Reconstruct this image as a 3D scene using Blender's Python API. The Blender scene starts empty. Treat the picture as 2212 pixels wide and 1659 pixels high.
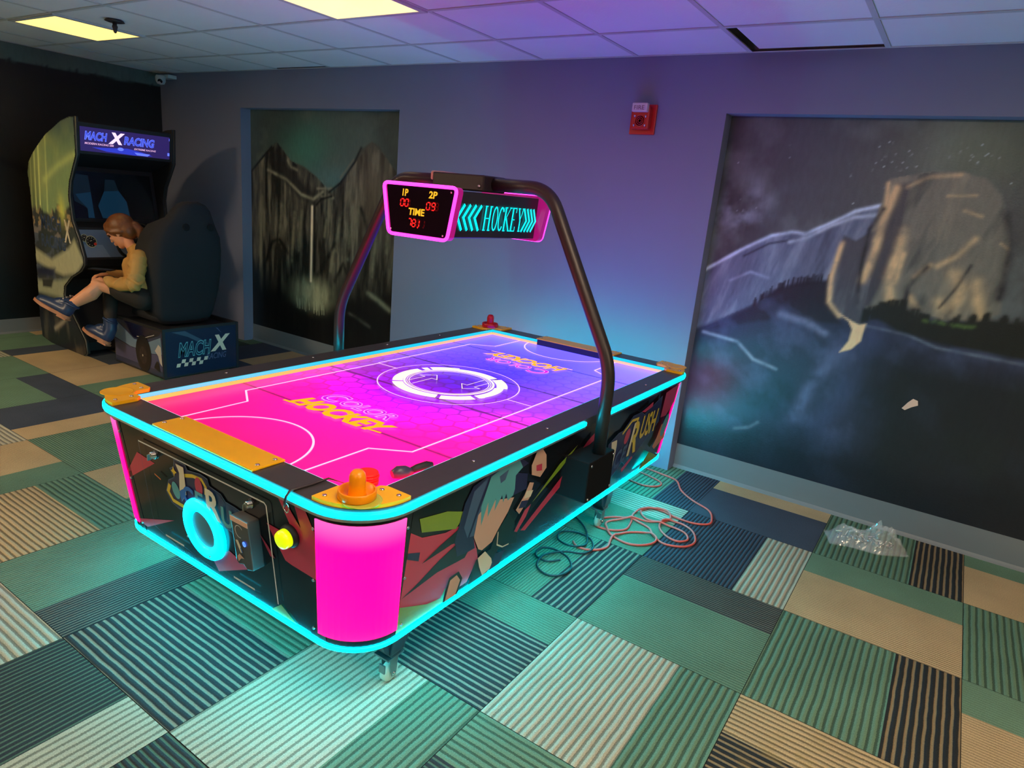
import bpy, bmesh, math, random
import numpy as np
from mathutils import Vector, Matrix
from mathutils.geometry import tessellate_polygon
random.seed(7)
PI = math.pi
sc = bpy.context.scene
COL = sc.collection

# ------------------------------------------------------------------ camera, world, exposure
cam_d = bpy.data.cameras.new('camera'); cam = bpy.data.objects.new('camera', cam_d); COL.objects.link(cam)
cam_d.sensor_width = 36.0; cam_d.lens = 23.377
R_, U_, F_ = Vector((0.82463, 0.55831, 0.09095)), Vector((-0.2231, 0.17325, 0.95928)), Vector((-0.51982, 0.81134, -0.26742))
cam.matrix_world = Matrix(((R_.x, U_.x, -F_.x, 0), (R_.y, U_.y, -F_.y, 0), (R_.z, U_.z, -F_.z, 1.4847), (0, 0, 0, 1)))
cam_d.clip_start = 0.05
sc.camera = cam
w = bpy.data.worlds.new('world'); sc.world = w; w.use_nodes = True
w.node_tree.nodes['Background'].inputs[0].default_value = (0.5, 0.55, 0.7, 1)
w.node_tree.nodes['Background'].inputs[1].default_value = 0.05
sc.view_settings.view_transform = 'Standard'; sc.view_settings.look = 'None'
sc.view_settings.exposure = 0.38; sc.view_settings.gamma = 1.0; sc.view_settings.use_curve_mapping = False
sc.cycles.use_denoising = True
sc.cycles.max_bounces = 8
sc.cycles.sample_clamp_indirect = 8.0
# lamp strengths (the emitters themselves are built further down, in their own builders)
L_CYAN = 25.0; L_CYAN_LOW = 95.0; L_RING = 5.0; L_FIELD = 0.80; L_PINK = 2.2; L_FIX = 20.0; L_FIX_SEEN = 2.2

# ------------------------------------------------------------------ helpers
def lin(c):
    return tuple((v / 12.92 if v <= 0.04045 else ((v + 0.055) / 1.055) ** 2.4) for v in c)
def rgb(r, g, b):
    return lin((r / 255, g / 255, b / 255))

def mat(name, color, rough=0.6, metal=0.0, emit=None, strength=0.0, noise=0.0, nscale=20.0, bump=0.0, bscale=200.0, spec=0.5, coat=0.0, alpha=1.0, trans=0.0):
    m = bpy.data.materials.new(name); m.use_nodes = True
    nt = m.node_tree; b = nt.nodes['Principled BSDF']
    b.inputs['Base Color'].default_value = (*color, 1)
    b.inputs['Roughness'].default_value = rough
    b.inputs['Metallic'].default_value = metal
    b.inputs['Specular IOR Level'].default_value = spec
    b.inputs['Coat Weight'].default_value = coat
    b.inputs['Coat Roughness'].default_value = 0.12
    b.inputs['Transmission Weight'].default_value = trans
    b.inputs['Alpha'].default_value = alpha
    if emit:
        b.inputs['Emission Color'].default_value = (*emit, 1); b.inputs['Emission Strength'].default_value = strength
    if noise or bump:
        tc = nt.nodes.new('ShaderNodeTexCoord')
        if noise:
            n = nt.nodes.new('ShaderNodeTexNoise'); n.inputs['Scale'].default_value = nscale; n.inputs['Detail'].default_value = 5
            nt.links.new(tc.outputs['Object'], n.inputs['Vector'])
            mx = nt.nodes.new('ShaderNodeMix'); mx.data_type = 'RGBA'; mx.blend_type = 'MIX'
            mx.inputs[6].default_value = (*[c * (1 - noise) for c in color], 1); mx.inputs[7].default_value = (*[min(1, c * (1 + noise)) for c in color], 1)
            nt.links.new(n.outputs['Fac'], mx.inputs[0]); nt.links.new(mx.outputs[2], b.inputs['Base Color'])
        if bump:
            n2 = nt.nodes.new('ShaderNodeTexNoise'); n2.inputs['Scale'].default_value = bscale; n2.inputs['Detail'].default_value = 3
            nt.links.new(tc.outputs['Object'], n2.inputs['Vector'])
            bp = nt.nodes.new('ShaderNodeBump'); bp.inputs['Strength'].default_value = bump; bp.inputs['Distance'].default_value = 0.002
            nt.links.new(n2.outputs['Fac'], bp.inputs['Height']); nt.links.new(bp.outputs['Normal'], b.inputs['Normal'])
    return m

def vcol_mat(name, rough=0.6, strength=0.0, spec=0.5, coat=0.0, bump=0.0, bscale=60.0, nz=0.0):
    """material whose colour comes from the mesh's own 'paint' colours"""
    m = bpy.data.materials.new(name); m.use_nodes = True
    nt = m.node_tree; b = nt.nodes['Principled BSDF']
    a = nt.nodes.new('ShaderNodeAttribute'); a.attribute_name = 'paint'
    b.inputs['Roughness'].default_value = rough; b.inputs['Specular IOR Level'].default_value = spec
    b.inputs['Coat Weight'].default_value = coat
    out = a.outputs['Color']
    if nz:
        tc = nt.nodes.new('ShaderNodeTexCoord'); n = nt.nodes.new('ShaderNodeTexNoise'); n.inputs['Scale'].default_value = 45; n.inputs['Detail'].default_value = 6
        mp = nt.nodes.new('ShaderNodeMapping'); mp.inputs['Scale'].default_value = (1, 1, 0.35)
        nt.links.new(tc.outputs['Object'], mp.inputs[0]); nt.links.new(mp.outputs[0], n.inputs['Vector'])
        r = nt.nodes.new('ShaderNodeMapRange'); r.inputs['To Min'].default_value = 1 - nz; r.inputs['To Max'].default_value = 1 + nz
        nt.links.new(n.outputs['Fac'], r.inputs['Value'])
        vm = nt.nodes.new('ShaderNodeVectorMath'); vm.operation = 'SCALE'
        nt.links.new(out, vm.inputs[0]); nt.links.new(r.outputs[0], vm.inputs['Scale']); out = vm.outputs[0]
    if strength:
        b.inputs['Base Color'].default_value = (0.02, 0.02, 0.02, 1)
        nt.links.new(out, b.inputs['Emission Color']); b.inputs['Emission Strength'].default_value = strength
    else:
        nt.links.new(out, b.inputs['Base Color'])
    if bump:
        tc2 = nt.nodes.new('ShaderNodeTexCoord'); n2 = nt.nodes.new('ShaderNodeTexNoise'); n2.inputs['Scale'].default_value = bscale
        bp = nt.nodes.new('ShaderNodeBump'); bp.inputs['Strength'].default_value = bump; bp.inputs['Distance'].default_value = 0.003
        nt.links.new(tc2.outputs['Object'], n2.inputs['Vector']); nt.links.new(n2.outputs['Fac'], bp.inputs['Height']); nt.links.new(bp.outputs['Normal'], b.inputs['Normal'])
    return m

def tag(o, label=None, cat=None, group=None, kind=None):
    if label: o['label'] = label
    if cat: o['category'] = cat
    if group: o['group'] = group
    if kind: o['kind'] = kind
    return o
def empty(name, loc=(0, 0, 0), label=None, cat=None, group=None):
    o = bpy.data.objects.new(name, None); COL.objects.link(o); o.location = loc; o.empty_display_size = 0.05
    return tag(o, label, cat, group)

class MB:
    """collects shapes, builds ONE mesh object (world coordinates given; parent offset removed)"""
    def __init__(s): s.v = []; s.f = []; s.m = []; s.mats = []; s.sm = []
    def mi(s, m):
        if m not in s.mats: s.mats.append(m)
        return s.mats.index(m)
    def add(s, vs, fs, m, smooth=False):
        k = len(s.v); s.v += [tuple(v) for v in vs]; i = s.mi(m)
        for f in fs: s.f.append(tuple(k + a for a in f)); s.m.append(i); s.sm.append(smooth)
        return s
    def box(s, lo, hi, m, M=None):
        x0, y0, z0 = lo; x1, y1, z1 = hi
        vs = [Vector(p) for p in ((x0, y0, z0), (x1, y0, z0), (x1, y1, z0), (x0, y1, z0), (x0, y0, z1), (x1, y0, z1), (x1, y1, z1), (x0, y1, z1))]
        if M: vs = [M @ v for v in vs]
        return s.add(vs, [(0, 3, 2, 1), (4, 5, 6, 7), (0, 1, 5, 4), (1, 2, 6, 5), (2, 3, 7, 6), (3, 0, 4, 7)], m)
    def rings(s, rings, m, closed=True, cap=True, smooth=False):
        n = len(rings[0]); vs = [p for r in rings for p in r]; fs = []
        for i in range(len(rings) - 1):
            for j in range(n if closed else n - 1):
                a = i * n + j; b = i * n + (j + 1) % n
                fs.append((a, b, b + n, a + n))
        s.add(vs, fs, m, smooth)
        if cap:
            k = len(s.v) - len(vs); i = s.mi(m)
            s.f.append(tuple(k + j for j in range(n))[::-1]); s.m.append(i); s.sm.append(False)
            s.f.append(tuple(k + (len(rings) - 1) * n + j for j in range(n))); s.m.append(i); s.sm.append(False)
        return s
    def tube(s, pts, r, m, seg=12, cap=True, closed=False):
        pts = [Vector(p) for p in pts]; n = len(pts); rr = r if isinstance(r, (list, tuple)) else [r] * n
        rings = []; prev = None
        for i, p in enumerate(pts):
            if closed: t = (pts[(i + 1) % n] - pts[i - 1]).normalized()
            elif i == 0: t = (pts[1] - p).normalized()
            elif i == n - 1: t = (p - pts[i - 1]).normalized()
            else: t = (pts[i + 1] - pts[i - 1]).normalized()
            if prev is None:
                a = Vector((0, 0, 1)) if abs(t.z) < 0.9 else Vector((1, 0, 0))
                u = t.cross(a).normalized()
            else:
                u = (prev - t * prev.dot(t)).normalized()
            prev = u; v = t.cross(u)
            rings.append([p + (u * math.cos(2 * PI * k / seg) + v * math.sin(2 * PI * k / seg)) * rr[i] for k in range(seg)])
        if closed: rings.append(rings[0])
        return s.rings(rings, m, cap=cap and not closed, smooth=True)
    def lathe(s, prof, c, m, axis=(0, 0, 1), seg=28, smooth=True):
        c = Vector(c); ax = Vector(axis).normalized(); a = Vector((1, 0, 0)) if abs(ax.x) < 0.9 else Vector((0, 1, 0))
        u = ax.cross(a).normalized(); v = ax.cross(u)
        rings = [[c + ax * h + (u * math.cos(2 * PI * k / seg) + v * math.sin(2 * PI * k / seg)) * max(r, 1e-5) for k in range(seg)] for r, h in prof]
        return s.rings(rings, m, smooth=smooth)
    def prism(s, poly, fn, m, m_side=None, d0=0.0, d1=1.0):
        """poly: 2D points; fn(u, v, d) -> 3D; solid between d0 and d1 with proper triangulated caps"""
        n = len(poly); vs = [fn(u, v, d0) for u, v in poly] + [fn(u, v, d1) for u, v in poly]
        tr = tessellate_polygon([[Vector((u, v, 0)) for u, v in poly]])
        s.add(vs, [t for t in tr] + [(a + n, b + n, c + n) for a, b, c in tr], m)
        return s.add(vs, [(i, (i + 1) % n, (i + 1) % n + n, i + n) for i in range(n)], m_side or m)
    def build(s, name, parent=None, bevel=0.0, seg=2, angle=40, fix=True):
        me = bpy.data.meshes.new(name); off = Vector((0, 0, 0))
        if parent is not None:
            q = parent
            while q is not None: off += q.location; q = q.parent
        me.from_pydata([tuple(Vector(v) - off) for v in s.v], [], s.f)
        for m in s.mats: me.materials.append(m)
        me.polygons.foreach_set('material_index', s.m); me.polygons.foreach_set('use_smooth', s.sm)
        if fix:
            bm = bmesh.new(); bm.from_mesh(me); bmesh.ops.remove_doubles(bm, verts=bm.verts, dist=1e-6)
            bmesh.ops.recalc_face_normals(bm, faces=bm.faces); bm.to_mesh(me); bm.free()
        me.update()
        o = bpy.data.objects.new(name, me); COL.objects.link(o)
        if parent is not None: o.parent = parent
        if bevel:
            b = o.modifiers.new('bevel', 'BEVEL'); b.width = bevel; b.segments = seg; b.limit_method = 'ANGLE'; b.angle_limit = math.radians(angle)
        return o

def build_each(mb, name, parent=None, **kw):
    """every loose piece of mb becomes an object of its own"""
    n = len(mb.v); par = list(range(n))
    def find(a):
        while par[a] != a: par[a] = par[par[a]]; a = par[a]
        return a
    for f in mb.f:
        for a in f[1:]: par[find(a)] = find(f[0])
    comp = {}
    for k, f in enumerate(mb.f): comp.setdefault(find(f[0]), []).append(k)
    out = []
    for ks in comp.values():
        q = MB(); q.mats = mb.mats; mp = {}
        for k in ks:
            f = []
            for a in mb.f[k]:
                if a not in mp: mp[a] = len(q.v); q.v.append(mb.v[a])
                f.append(mp[a])
            q.f.append(tuple(f)); q.m.append(mb.m[k]); q.sm.append(mb.sm[k])
        out.append(q.build(name, parent, **kw))
    return out

def structure(o): o['kind'] = 'structure'; return o

def rrect(x0, x1, y0, y1, r, n=10):
    pts = []
    for cx, cy, a in ((x1 - r, y0 + r, -90), (x1 - r, y1 - r, 0), (x0 + r, y1 - r, 90), (x0 + r, y0 + r, 180)):
        for k in range(n + 1):
            t = math.radians(a + 90 * k / n); pts.append((cx + r * math.cos(t), cy + r * math.sin(t)))
    return pts

_txt_cache = {}
def text_tris(body, bold=0.0, shear=0.0):
    key = (body, bold, shear)
    if key in _txt_cache: return _txt_cache[key]
    cu = bpy.data.curves.new('lettering', 'FONT'); cu.body = body; cu.offset = bold; cu.shear = shear; cu.size = 1.0; cu.resolution_u = 3
    o = bpy.data.objects.new('lettering', cu); COL.objects.link(o)
    dg = bpy.context.evaluated_depsgraph_get(); me = bpy.data.meshes.new_from_object(o.evaluated_get(dg))
    me.calc_loop_triangles()
    V = [(v.co.x, v.co.y) for v in me.vertices]; T = [tuple(t.vertices) for t in me.loop_triangles]
    bpy.data.objects.remove(o); bpy.data.curves.remove(cu); bpy.data.meshes.remove(me)
    xs = [p[0] for p in V]; ys = [p[1] for p in V]; x0, x1, y0, y1 = min(xs), max(xs), min(ys), max(ys)
    V = [((x - x0) / (x1 - x0), (y - y0) / (y1 - y0)) for x, y in V]
    _txt_cache[key] = (V, T); return V, T

class Art:
    """flat printed art: layers of polygons, strokes and lettering laid on a surface fn(u, v, height)"""
    def __init__(s, mb, fn, step=0.0004): s.mb = mb; s.fn = fn; s.k = 1; s.step = step
    def h(s): s.k += 1; return s.k * s.step
    def poly(s, pts, m):
        h = s.h(); tr = tessellate_polygon([[Vector((u, v, 0)) for u, v in pts]])
        s.mb.add([s.fn(u, v, h) for u, v in pts], tr, m)
    def ell(s, cu, cv, a, b, m, rot=0, n=24):
        c, d = math.cos(rot), math.sin(rot)
        s.poly([(cu + a * math.cos(t) * c - b * math.sin(t) * d, cv + a * math.cos(t) * d + b * math.sin(t) * c) for t in [2 * PI * i / n for i in range(n)]], m)
    def stroke(s, pts, wd, m, closed=False):
        h = s.h(); P = [Vector((u, v)) for u, v in pts]; n = len(P)
        L, Rr = [], []
        for i, p in enumerate(P):
            a = P[i - 1] if (i > 0 or closed) else p; b = P[(i + 1) % n] if (i < n - 1 or closed) else p
            d1 = (p - a).normalized() if (p - a).length > 0 else None; d2 = (b - p).normalized() if (b - p).length > 0 else None
            if d1 is None: d1 = d2
            if d2 is None: d2 = d1
            n1 = Vector((-d1.y, d1.x)); n2 = Vector((-d2.y, d2.x)); nn = (n1 + n2)
            nn = nn.normalized() if nn.length > 1e-6 else n1
            k = wd / 2 / max(0.35, nn.dot(n1)); L.append(p + nn * k); Rr.append(p - nn * k)
        vs = [s.fn(q.x, q.y, h) for q in L + Rr]
        s.mb.add(vs, [(i, (i + 1) % n, (i + 1) % n + n, i + n) for i in range(n if closed else n - 1)], m)
    def text(s, body, u0, v0, wd, ht, m, bold=0.0, shear=0.0, rot=0.0):
        """lettering stretched to width wd, height ht; (u0, v0) its lower left"""
        V, T = text_tris(body, bold, shear); h = s.h(); c, d = math.cos(rot), math.sin(rot)
        s.mb.add([s.fn(u0 + x * wd * c - y * ht * d, v0 + x * wd * d + y * ht * c, h) for x, y in V], T, m)

# value noise for painted surfaces
def vnoise(X, Y, scale, seed, octaves=4):
    rs = np.random.RandomState(seed); out = np.zeros_like(X); amp = 1.0; tot = 0
    for o in range(octaves):
        g = rs.rand(64, 64); x = X * scale * 2 ** o; y = Y * scale * 2 ** o
        xi = np.floor(x).astype(int); yi = np.floor(y).astype(int); fx = x - xi; fy = y - yi
        fx = fx * fx * (3 - 2 * fx); fy = fy * fy * (3 - 2 * fy)
        a = g[xi % 64, yi % 64]; b = g[(xi + 1) % 64, yi % 64]; c = g[xi % 64, (yi + 1) % 64]; d = g[(xi + 1) % 64, (yi + 1) % 64]
        out += amp * ((a * (1 - fx) + b * fx) * (1 - fy) + (c * (1 - fx) + d * fx) * fy); tot += amp; amp *= 0.5
    return out / tot

class Canvas:
    def __init__(s, u0, u1, v0, v1, nu, nv):
        s.u = np.linspace(u0, u1, nu); s.v = np.linspace(v0, v1, nv); s.nu, s.nv = nu, nv
        s.U, s.V = np.meshgrid(s.u, s.v); s.C = np.zeros((nv, nu, 3))
    def blend(s, mask, col):
        m = np.clip(mask, 0, 1)[..., None]; c = np.asarray(col, float)
        s.C = s.C * (1 - m) + c * m
    def sdist(s, pts, closed=False):
        P = list(pts) + ([pts[0]] if closed else []); d = np.full(s.U.shape, 1e9)
        for (x0, y0), (x1, y1) in zip(P[:-1], P[1:]):
            dx, dy = x1 - x0, y1 - y0; L = dx * dx + dy * dy + 1e-12
            t = np.clip(((s.U - x0) * dx + (s.V - y0) * dy) / L, 0, 1)
            d = np.minimum(d, np.hypot(s.U - x0 - t * dx, s.V - y0 - t * dy))
        return d
    def inside(s, pts):
        ins = np.zeros(s.U.shape, bool); n = len(pts)
        for i in range(n):
            x0, y0 = pts[i]; x1, y1 = pts[(i + 1) % n]
            if y0 == y1: continue
            c = ((y0 > s.V) != (y1 > s.V)) & (s.U < (x1 - x0) * (s.V - y0) / (y1 - y0) + x0); ins ^= c
        return ins
    def poly(s, pts, col, soft=0.01, amt=1.0):
        d = s.sdist(pts, True); ins = s.inside(pts); sd = np.where(ins, d, -d)
        s.blend(amt * np.clip(0.5 + sd / (2 * soft), 0, 1), col)
    def stroke(s, pts, col, wd, amt=1.0, rough=0.0, seed=3):
        d = s.sdist(pts); m = amt * np.exp(-(d / wd) ** 2)
        if rough: m *= np.clip(1 + rough * (2 * vnoise(s.U, s.V, 14, seed) - 1) * 1.6, 0, 1.3)
        s.blend(m, col)
    def build(s, name, fn, m, parent=None, thick=None, keep=None):
        P = [fn(float(u), float(v)) for v in s.v for u in s.u]
        off = Vector((0, 0, 0)); q = parent
        while q is not None: off += q.location; q = q.parent
        me = bpy.data.meshes.new(name); fs = []
        for j in range(s.nv - 1):
            for i in range(s.nu - 1):
                if keep is None or keep[j, i]:
                    a = j * s.nu + i; fs.append((a, a + 1, a + 1 + s.nu, a + s.nu))
        me.from_pydata([tuple(Vector(p) - off) for p in P], [], fs)
        ca = me.color_attributes.new('paint', 'FLOAT_COLOR', 'POINT')
        arr = np.ones((s.nu * s.nv, 4), np.float32); arr[:, :3] = s.C.reshape(-1, 3); ca.data.foreach_set('color', arr.ravel())
        me.materials.append(m); me.update()
        o = bpy.data.objects.new(name, me); COL.objects.link(o)
        if parent is not None: o.parent = parent
        if thick:
            md = o.modifiers.new('thickness', 'SOLIDIFY'); md.thickness = thick; md.offset = -1
        return o

# ------------------------------------------------------------------ common materials
M = {}
M['black'] = mat('black_laminate', (0.018, 0.018, 0.022), 0.3, coat=0.3)
M['gloss_black'] = mat('gloss_black', (0.008, 0.008, 0.011), 0.16, spec=.3)
M['box_black'] = mat('powder_black', (0.008, 0.008, 0.009), 0.8, spec=.1)
M['dull_steel'] = mat('dull_steel', (0.3, 0.31, 0.31), 0.45, 1.0)
M['matte_black'] = mat('matte_black', (0.012, 0.012, 0.014), 0.6)
M['rail'] = mat('rail_laminate', (0.05, 0.045, 0.045), 0.38, noise=0.15, nscale=40, bump=0.08)
M['yellow'] = mat('yellow_plastic', rgb(252, 190, 10), 0.35, noise=0.06, nscale=15)
M['chrome'] = mat('bright_metal', (0.75, 0.72, 0.68), 0.22, 1.0)
M['steel'] = mat('zinc_steel', (0.55, 0.56, 0.56), 0.35, 1.0)
M['cyan'] = mat('cyan_light', (0.0, 0.15, 0.17), 0.4, emit=(0.0, 0.74, 1.0), strength=L_CYAN)
M['cyan_low'] = mat('cyan_light_low', (0.0, 0.15, 0.17), 0.4, emit=(0.0, 0.74, 1.0), strength=L_CYAN_LOW)
M['cyan_ring'] = mat('cyan_light_ring', (0.0, 0.15, 0.17), 0.4, emit=(0.0, 0.74, 1.0), strength=L_RING)
M['cyan_soft'] = mat('cyan_light_soft', (0.02, 0.3, 0.35), 0.4, emit=(0.0, 0.62, 0.85), strength=0.75)
M['white_line'] = mat('white_line', (0.7, 0.7, 0.7), 0.5)
M['red_art'] = mat('crimson_print', rgb(196, 52, 84), 0.32)
M['green_art'] = mat('green_print', rgb(128, 158, 40), 0.32)
M['navy_art'] = mat('navy_print', rgb(36, 32, 78), 0.32)
M['ink'] = mat('black_print', (0.006, 0.006, 0.009), 0.3)
M['cream_art'] = mat('cream_print', rgb(228, 216, 190), 0.35)
M['yellow_art'] = mat('yellow_print', rgb(228, 196, 52), 0.35)
M['teal_art'] = mat('teal_print', rgb(92, 168, 176), 0.35)
M['blue_art'] = mat('blue_print', rgb(44, 110, 190), 0.35)
M['slate_art'] = mat('slate_print', rgb(72, 92, 128), 0.35)
M['peach_art'] = mat('peach_print', rgb(214, 168, 146), 0.35)
M['orange_art'] = mat('orange_print', rgb(216, 120, 48), 0.35)

# ------------------------------------------------------------------ room shell
XL, XR, YB, YD, ZC = -6.55, 3.2, -4.2, 3.682, 2.30
ND = 0.10                                                        # niche depth
wall_m = mat('grey_blue_wall_paint', rgb(128, 130, 152), 0.62, noise=0.05, nscale=3, bump=0.12, bscale=350)
dark_wall_m = mat('dark_wall_paint', rgb(60, 62, 66), 0.7, bump=0.1)
base_m = mat('grey_vinyl_cove_base', rgb(120, 122, 124), 0.45, noise=0.05, nscale=6)
mb = MB()
NX0, NX1, NX2, NX3, NZ = -5.335, -3.508, -1.195, 1.30, 2.013
mb.box((XL, YD, 0), (NX0, YD + ND, ZC + 0.3), wall_m)
mb.box((NX1, YD, 0), (NX2, YD + ND, ZC + 0.3), wall_m)
mb.box((NX3, YD, 0), (XR, YD + ND, ZC + 0.3), wall_m)
mb.box((NX0, YD, NZ), (NX1, YD + ND, ZC + 0.3), wall_m)
mb.box((NX2, YD, NZ), (NX3, YD + ND, ZC + 0.3), wall_m)
mb.box((XL - 0.1, YD + ND, -0.02), (XR + 0.1, YD + ND + 0.08, ZC + 0.3), wall_m)
structure(mb.build('wall_back', fix=False))
mb = MB().box((XL - 0.1, YB, -0.02), (XL, YD + ND, ZC + 0.3), dark_wall_m); structure(mb.build('wall_left'))
mb = MB().box((XR, YB, -0.02), (XR + 0.1, YD + ND, ZC + 0.3), dark_wall_m); structure(mb.build('wall_right'))
mb = MB().box((XL - 0.1, YB - 0.1, -0.02), (XR + 0.1, YB, ZC + 0.3), dark_wall_m); structure(mb.build('wall_front'))
# cove bases
mb = MB(); prof = [(0, 0.0), (0.016, 0.0), (0.012, 0.01), (0.006, 0.02), (0.005, 0.150), (0, 0.153)]
mb.prism(prof, lambda a, z, d: (NX0 + (NX1 - NX0) * d, YD + ND - a, z), base_m)
structure(mb.build('baseboard_back_niche_left'))
mb = MB(); mb.prism(prof, lambda a, z, d: (NX2 + 0.001 + (NX3 - NX2 - 0.002) * d, YD + ND - a, z), base_m)
structure(mb.build('baseboard_back_niche_right'))
mb = MB(); mb.prism([(a, z * 0.8) for a, z in prof], lambda a, z, d: (XL + a, YB + (YD - YB) * d, z), base_m); structure(mb.build('baseboard_left'))

# ---- carpet: quarter-turned ribbed tiles, each tile split in a wide and a narrow band
def carpet_material():
    m = bpy.data.materials.new('ribbed_carpet'); m.use_nodes = True; nt = m.node_tree; N = nt.nodes; L = nt.links
    b = N['Principled BSDF']; b.inputs['Roughness'].default_value = 0.95; b.inputs['Specular IOR Level'].default_value = 0.1
    ca = N.new('ShaderNodeAttribute'); ca.attribute_name = 'rib_colour'
    cb = N.new('ShaderNodeAttribute'); cb.attribute_name = 'groove_colour'
    uv = N.new('ShaderNodeUVMap'); uv.uv_map = 'ribs'
    sx = N.new('ShaderNodeSeparateXYZ'); L.new(uv.outputs[0], sx.inputs[0])
    tc = N.new('ShaderNodeTexCoord')
    wob = N.new('ShaderNodeTexNoise'); wob.inputs['Scale'].default_value = 9; L.new(tc.outputs['Object'], wob.inputs['Vector'])
    def math_(op, a, bb, c=None):
        n = N.new('ShaderNodeMath'); n.operation = op
        for i, q in enumerate((a, bb, c)):
            if q is None: continue
            if isinstance(q, (int, float)): n.inputs[i].default_value = q
            else: L.new(q, n.inputs[i])
        return n.outputs[0]
    u = math_('MULTIPLY_ADD', wob.outputs['Fac'], 0.25, sx.outputs['X'])
    c = math_('COSINE', math_('MULTIPLY', u, 2 * PI), None)
    rib = math_('MULTIPLY_ADD', c, 0.5, 0.5)                        # 1 on the rib, 0 in the groove
    fl = N.new('ShaderNodeTexNoise'); fl.inputs['Scale'].default_value = 260; fl.inputs['Detail'].default_value = 4; L.new(tc.outputs['Object'], fl.inputs['Vector'])
    flr = math_('SUBTRACT', fl.outputs['Fac'], 0.5)
    amp = cb.outputs['Alpha']
    inv = math_('SUBTRACT', 1.0, amp)
    ss = N.new('ShaderNodeMapRange'); ss.interpolation_type = 'SMOOTHSTEP'; ss.inputs['From Min'].default_value = 0.12; ss.inputs['From Max'].default_value = 0.5
    L.new(math_('MULTIPLY_ADD', flr, 0.55, rib), ss.inputs['Value'])
    f = math_('MINIMUM', math_('ADD', ss.outputs[0], inv), 1.0)
    mx = N.new('ShaderNodeMix'); mx.data_type = 'RGBA'; L.new(f, mx.inputs[0]); L.new(cb.outputs['Color'], mx.inputs[6]); L.new(ca.outputs['Color'], mx.inputs[7])
    big = N.new('ShaderNodeTexNoise'); big.inputs['Scale'].default_value = 3.5; big.inputs['Detail'].default_value = 6; L.new(tc.outputs['Object'], big.inputs['Vector'])
    k = math_('MULTIPLY_ADD', flr, 0.9, math_('MULTIPLY_ADD', big.outputs['Fac'], 0.5, 0.75))
    vm = N.new('ShaderNodeVectorMath'); vm.operation = 'SCALE'; L.new(mx.outputs[2], vm.inputs[0]); L.new(k, vm.inputs['Scale'])
    # an old ochre spill near the front right
    gm = N.new('ShaderNodeVectorMath'); gm.operation = 'DISTANCE'; L.new(tc.outputs['Object'], gm.inputs[0]); gm.inputs[1].default_value = (0.05, 1.72, 0)
    st = N.new('ShaderNodeMapRange'); st.inputs['From Min'].default_value = 0.30; st.inputs['From Max'].default_value = 0.02; L.new(gm.outputs['Value'], st.inputs['Value'])
    stn = N.new('ShaderNodeTexNoise'); stn.inputs['Scale'].default_value = 16; stn.inputs['Detail'].default_value = 5; L.new(tc.outputs['Object'], stn.inputs['Vector'])
    sf = math_('MULTIPLY', st.outputs[0], math_('MAXIMUM', math_('MULTIPLY', math_('SUBTRACT', stn.outputs['Fac'], 0.45), 4.0), 0.0))
    mx2 = N.new('ShaderNodeMix'); mx2.data_type = 'RGBA'; L.new(math_('MINIMUM', sf, 0.7), mx2.inputs[0]); L.new(vm.outputs[0], mx2.inputs[6]); mx2.inputs[7].default_value = (*rgb(150, 126, 70), 1)
    L.new(mx2.outputs[2], b.inputs['Base Color'])
    bp = N.new('ShaderNodeBump'); bp.inputs['Distance'].default_value = 0.005; bp.inputs['Strength'].default_value = 0.8
    hh = math_('ADD', math_('MULTIPLY', rib, amp), math_('MULTIPLY', fl.outputs['Fac'], 0.35)); L.new(hh, bp.inputs['Height']); L.new(bp.outputs['Normal'], b.inputs['Normal'])
    return m
T_, L_, G_, D_, S_ = rgb(186, 162, 122), rgb(176, 172, 150), rgb(104, 134, 110), rgb(52, 56, 58), rgb(70, 78, 90)
def shade(c, k): return tuple(a * k for a in c)
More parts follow.
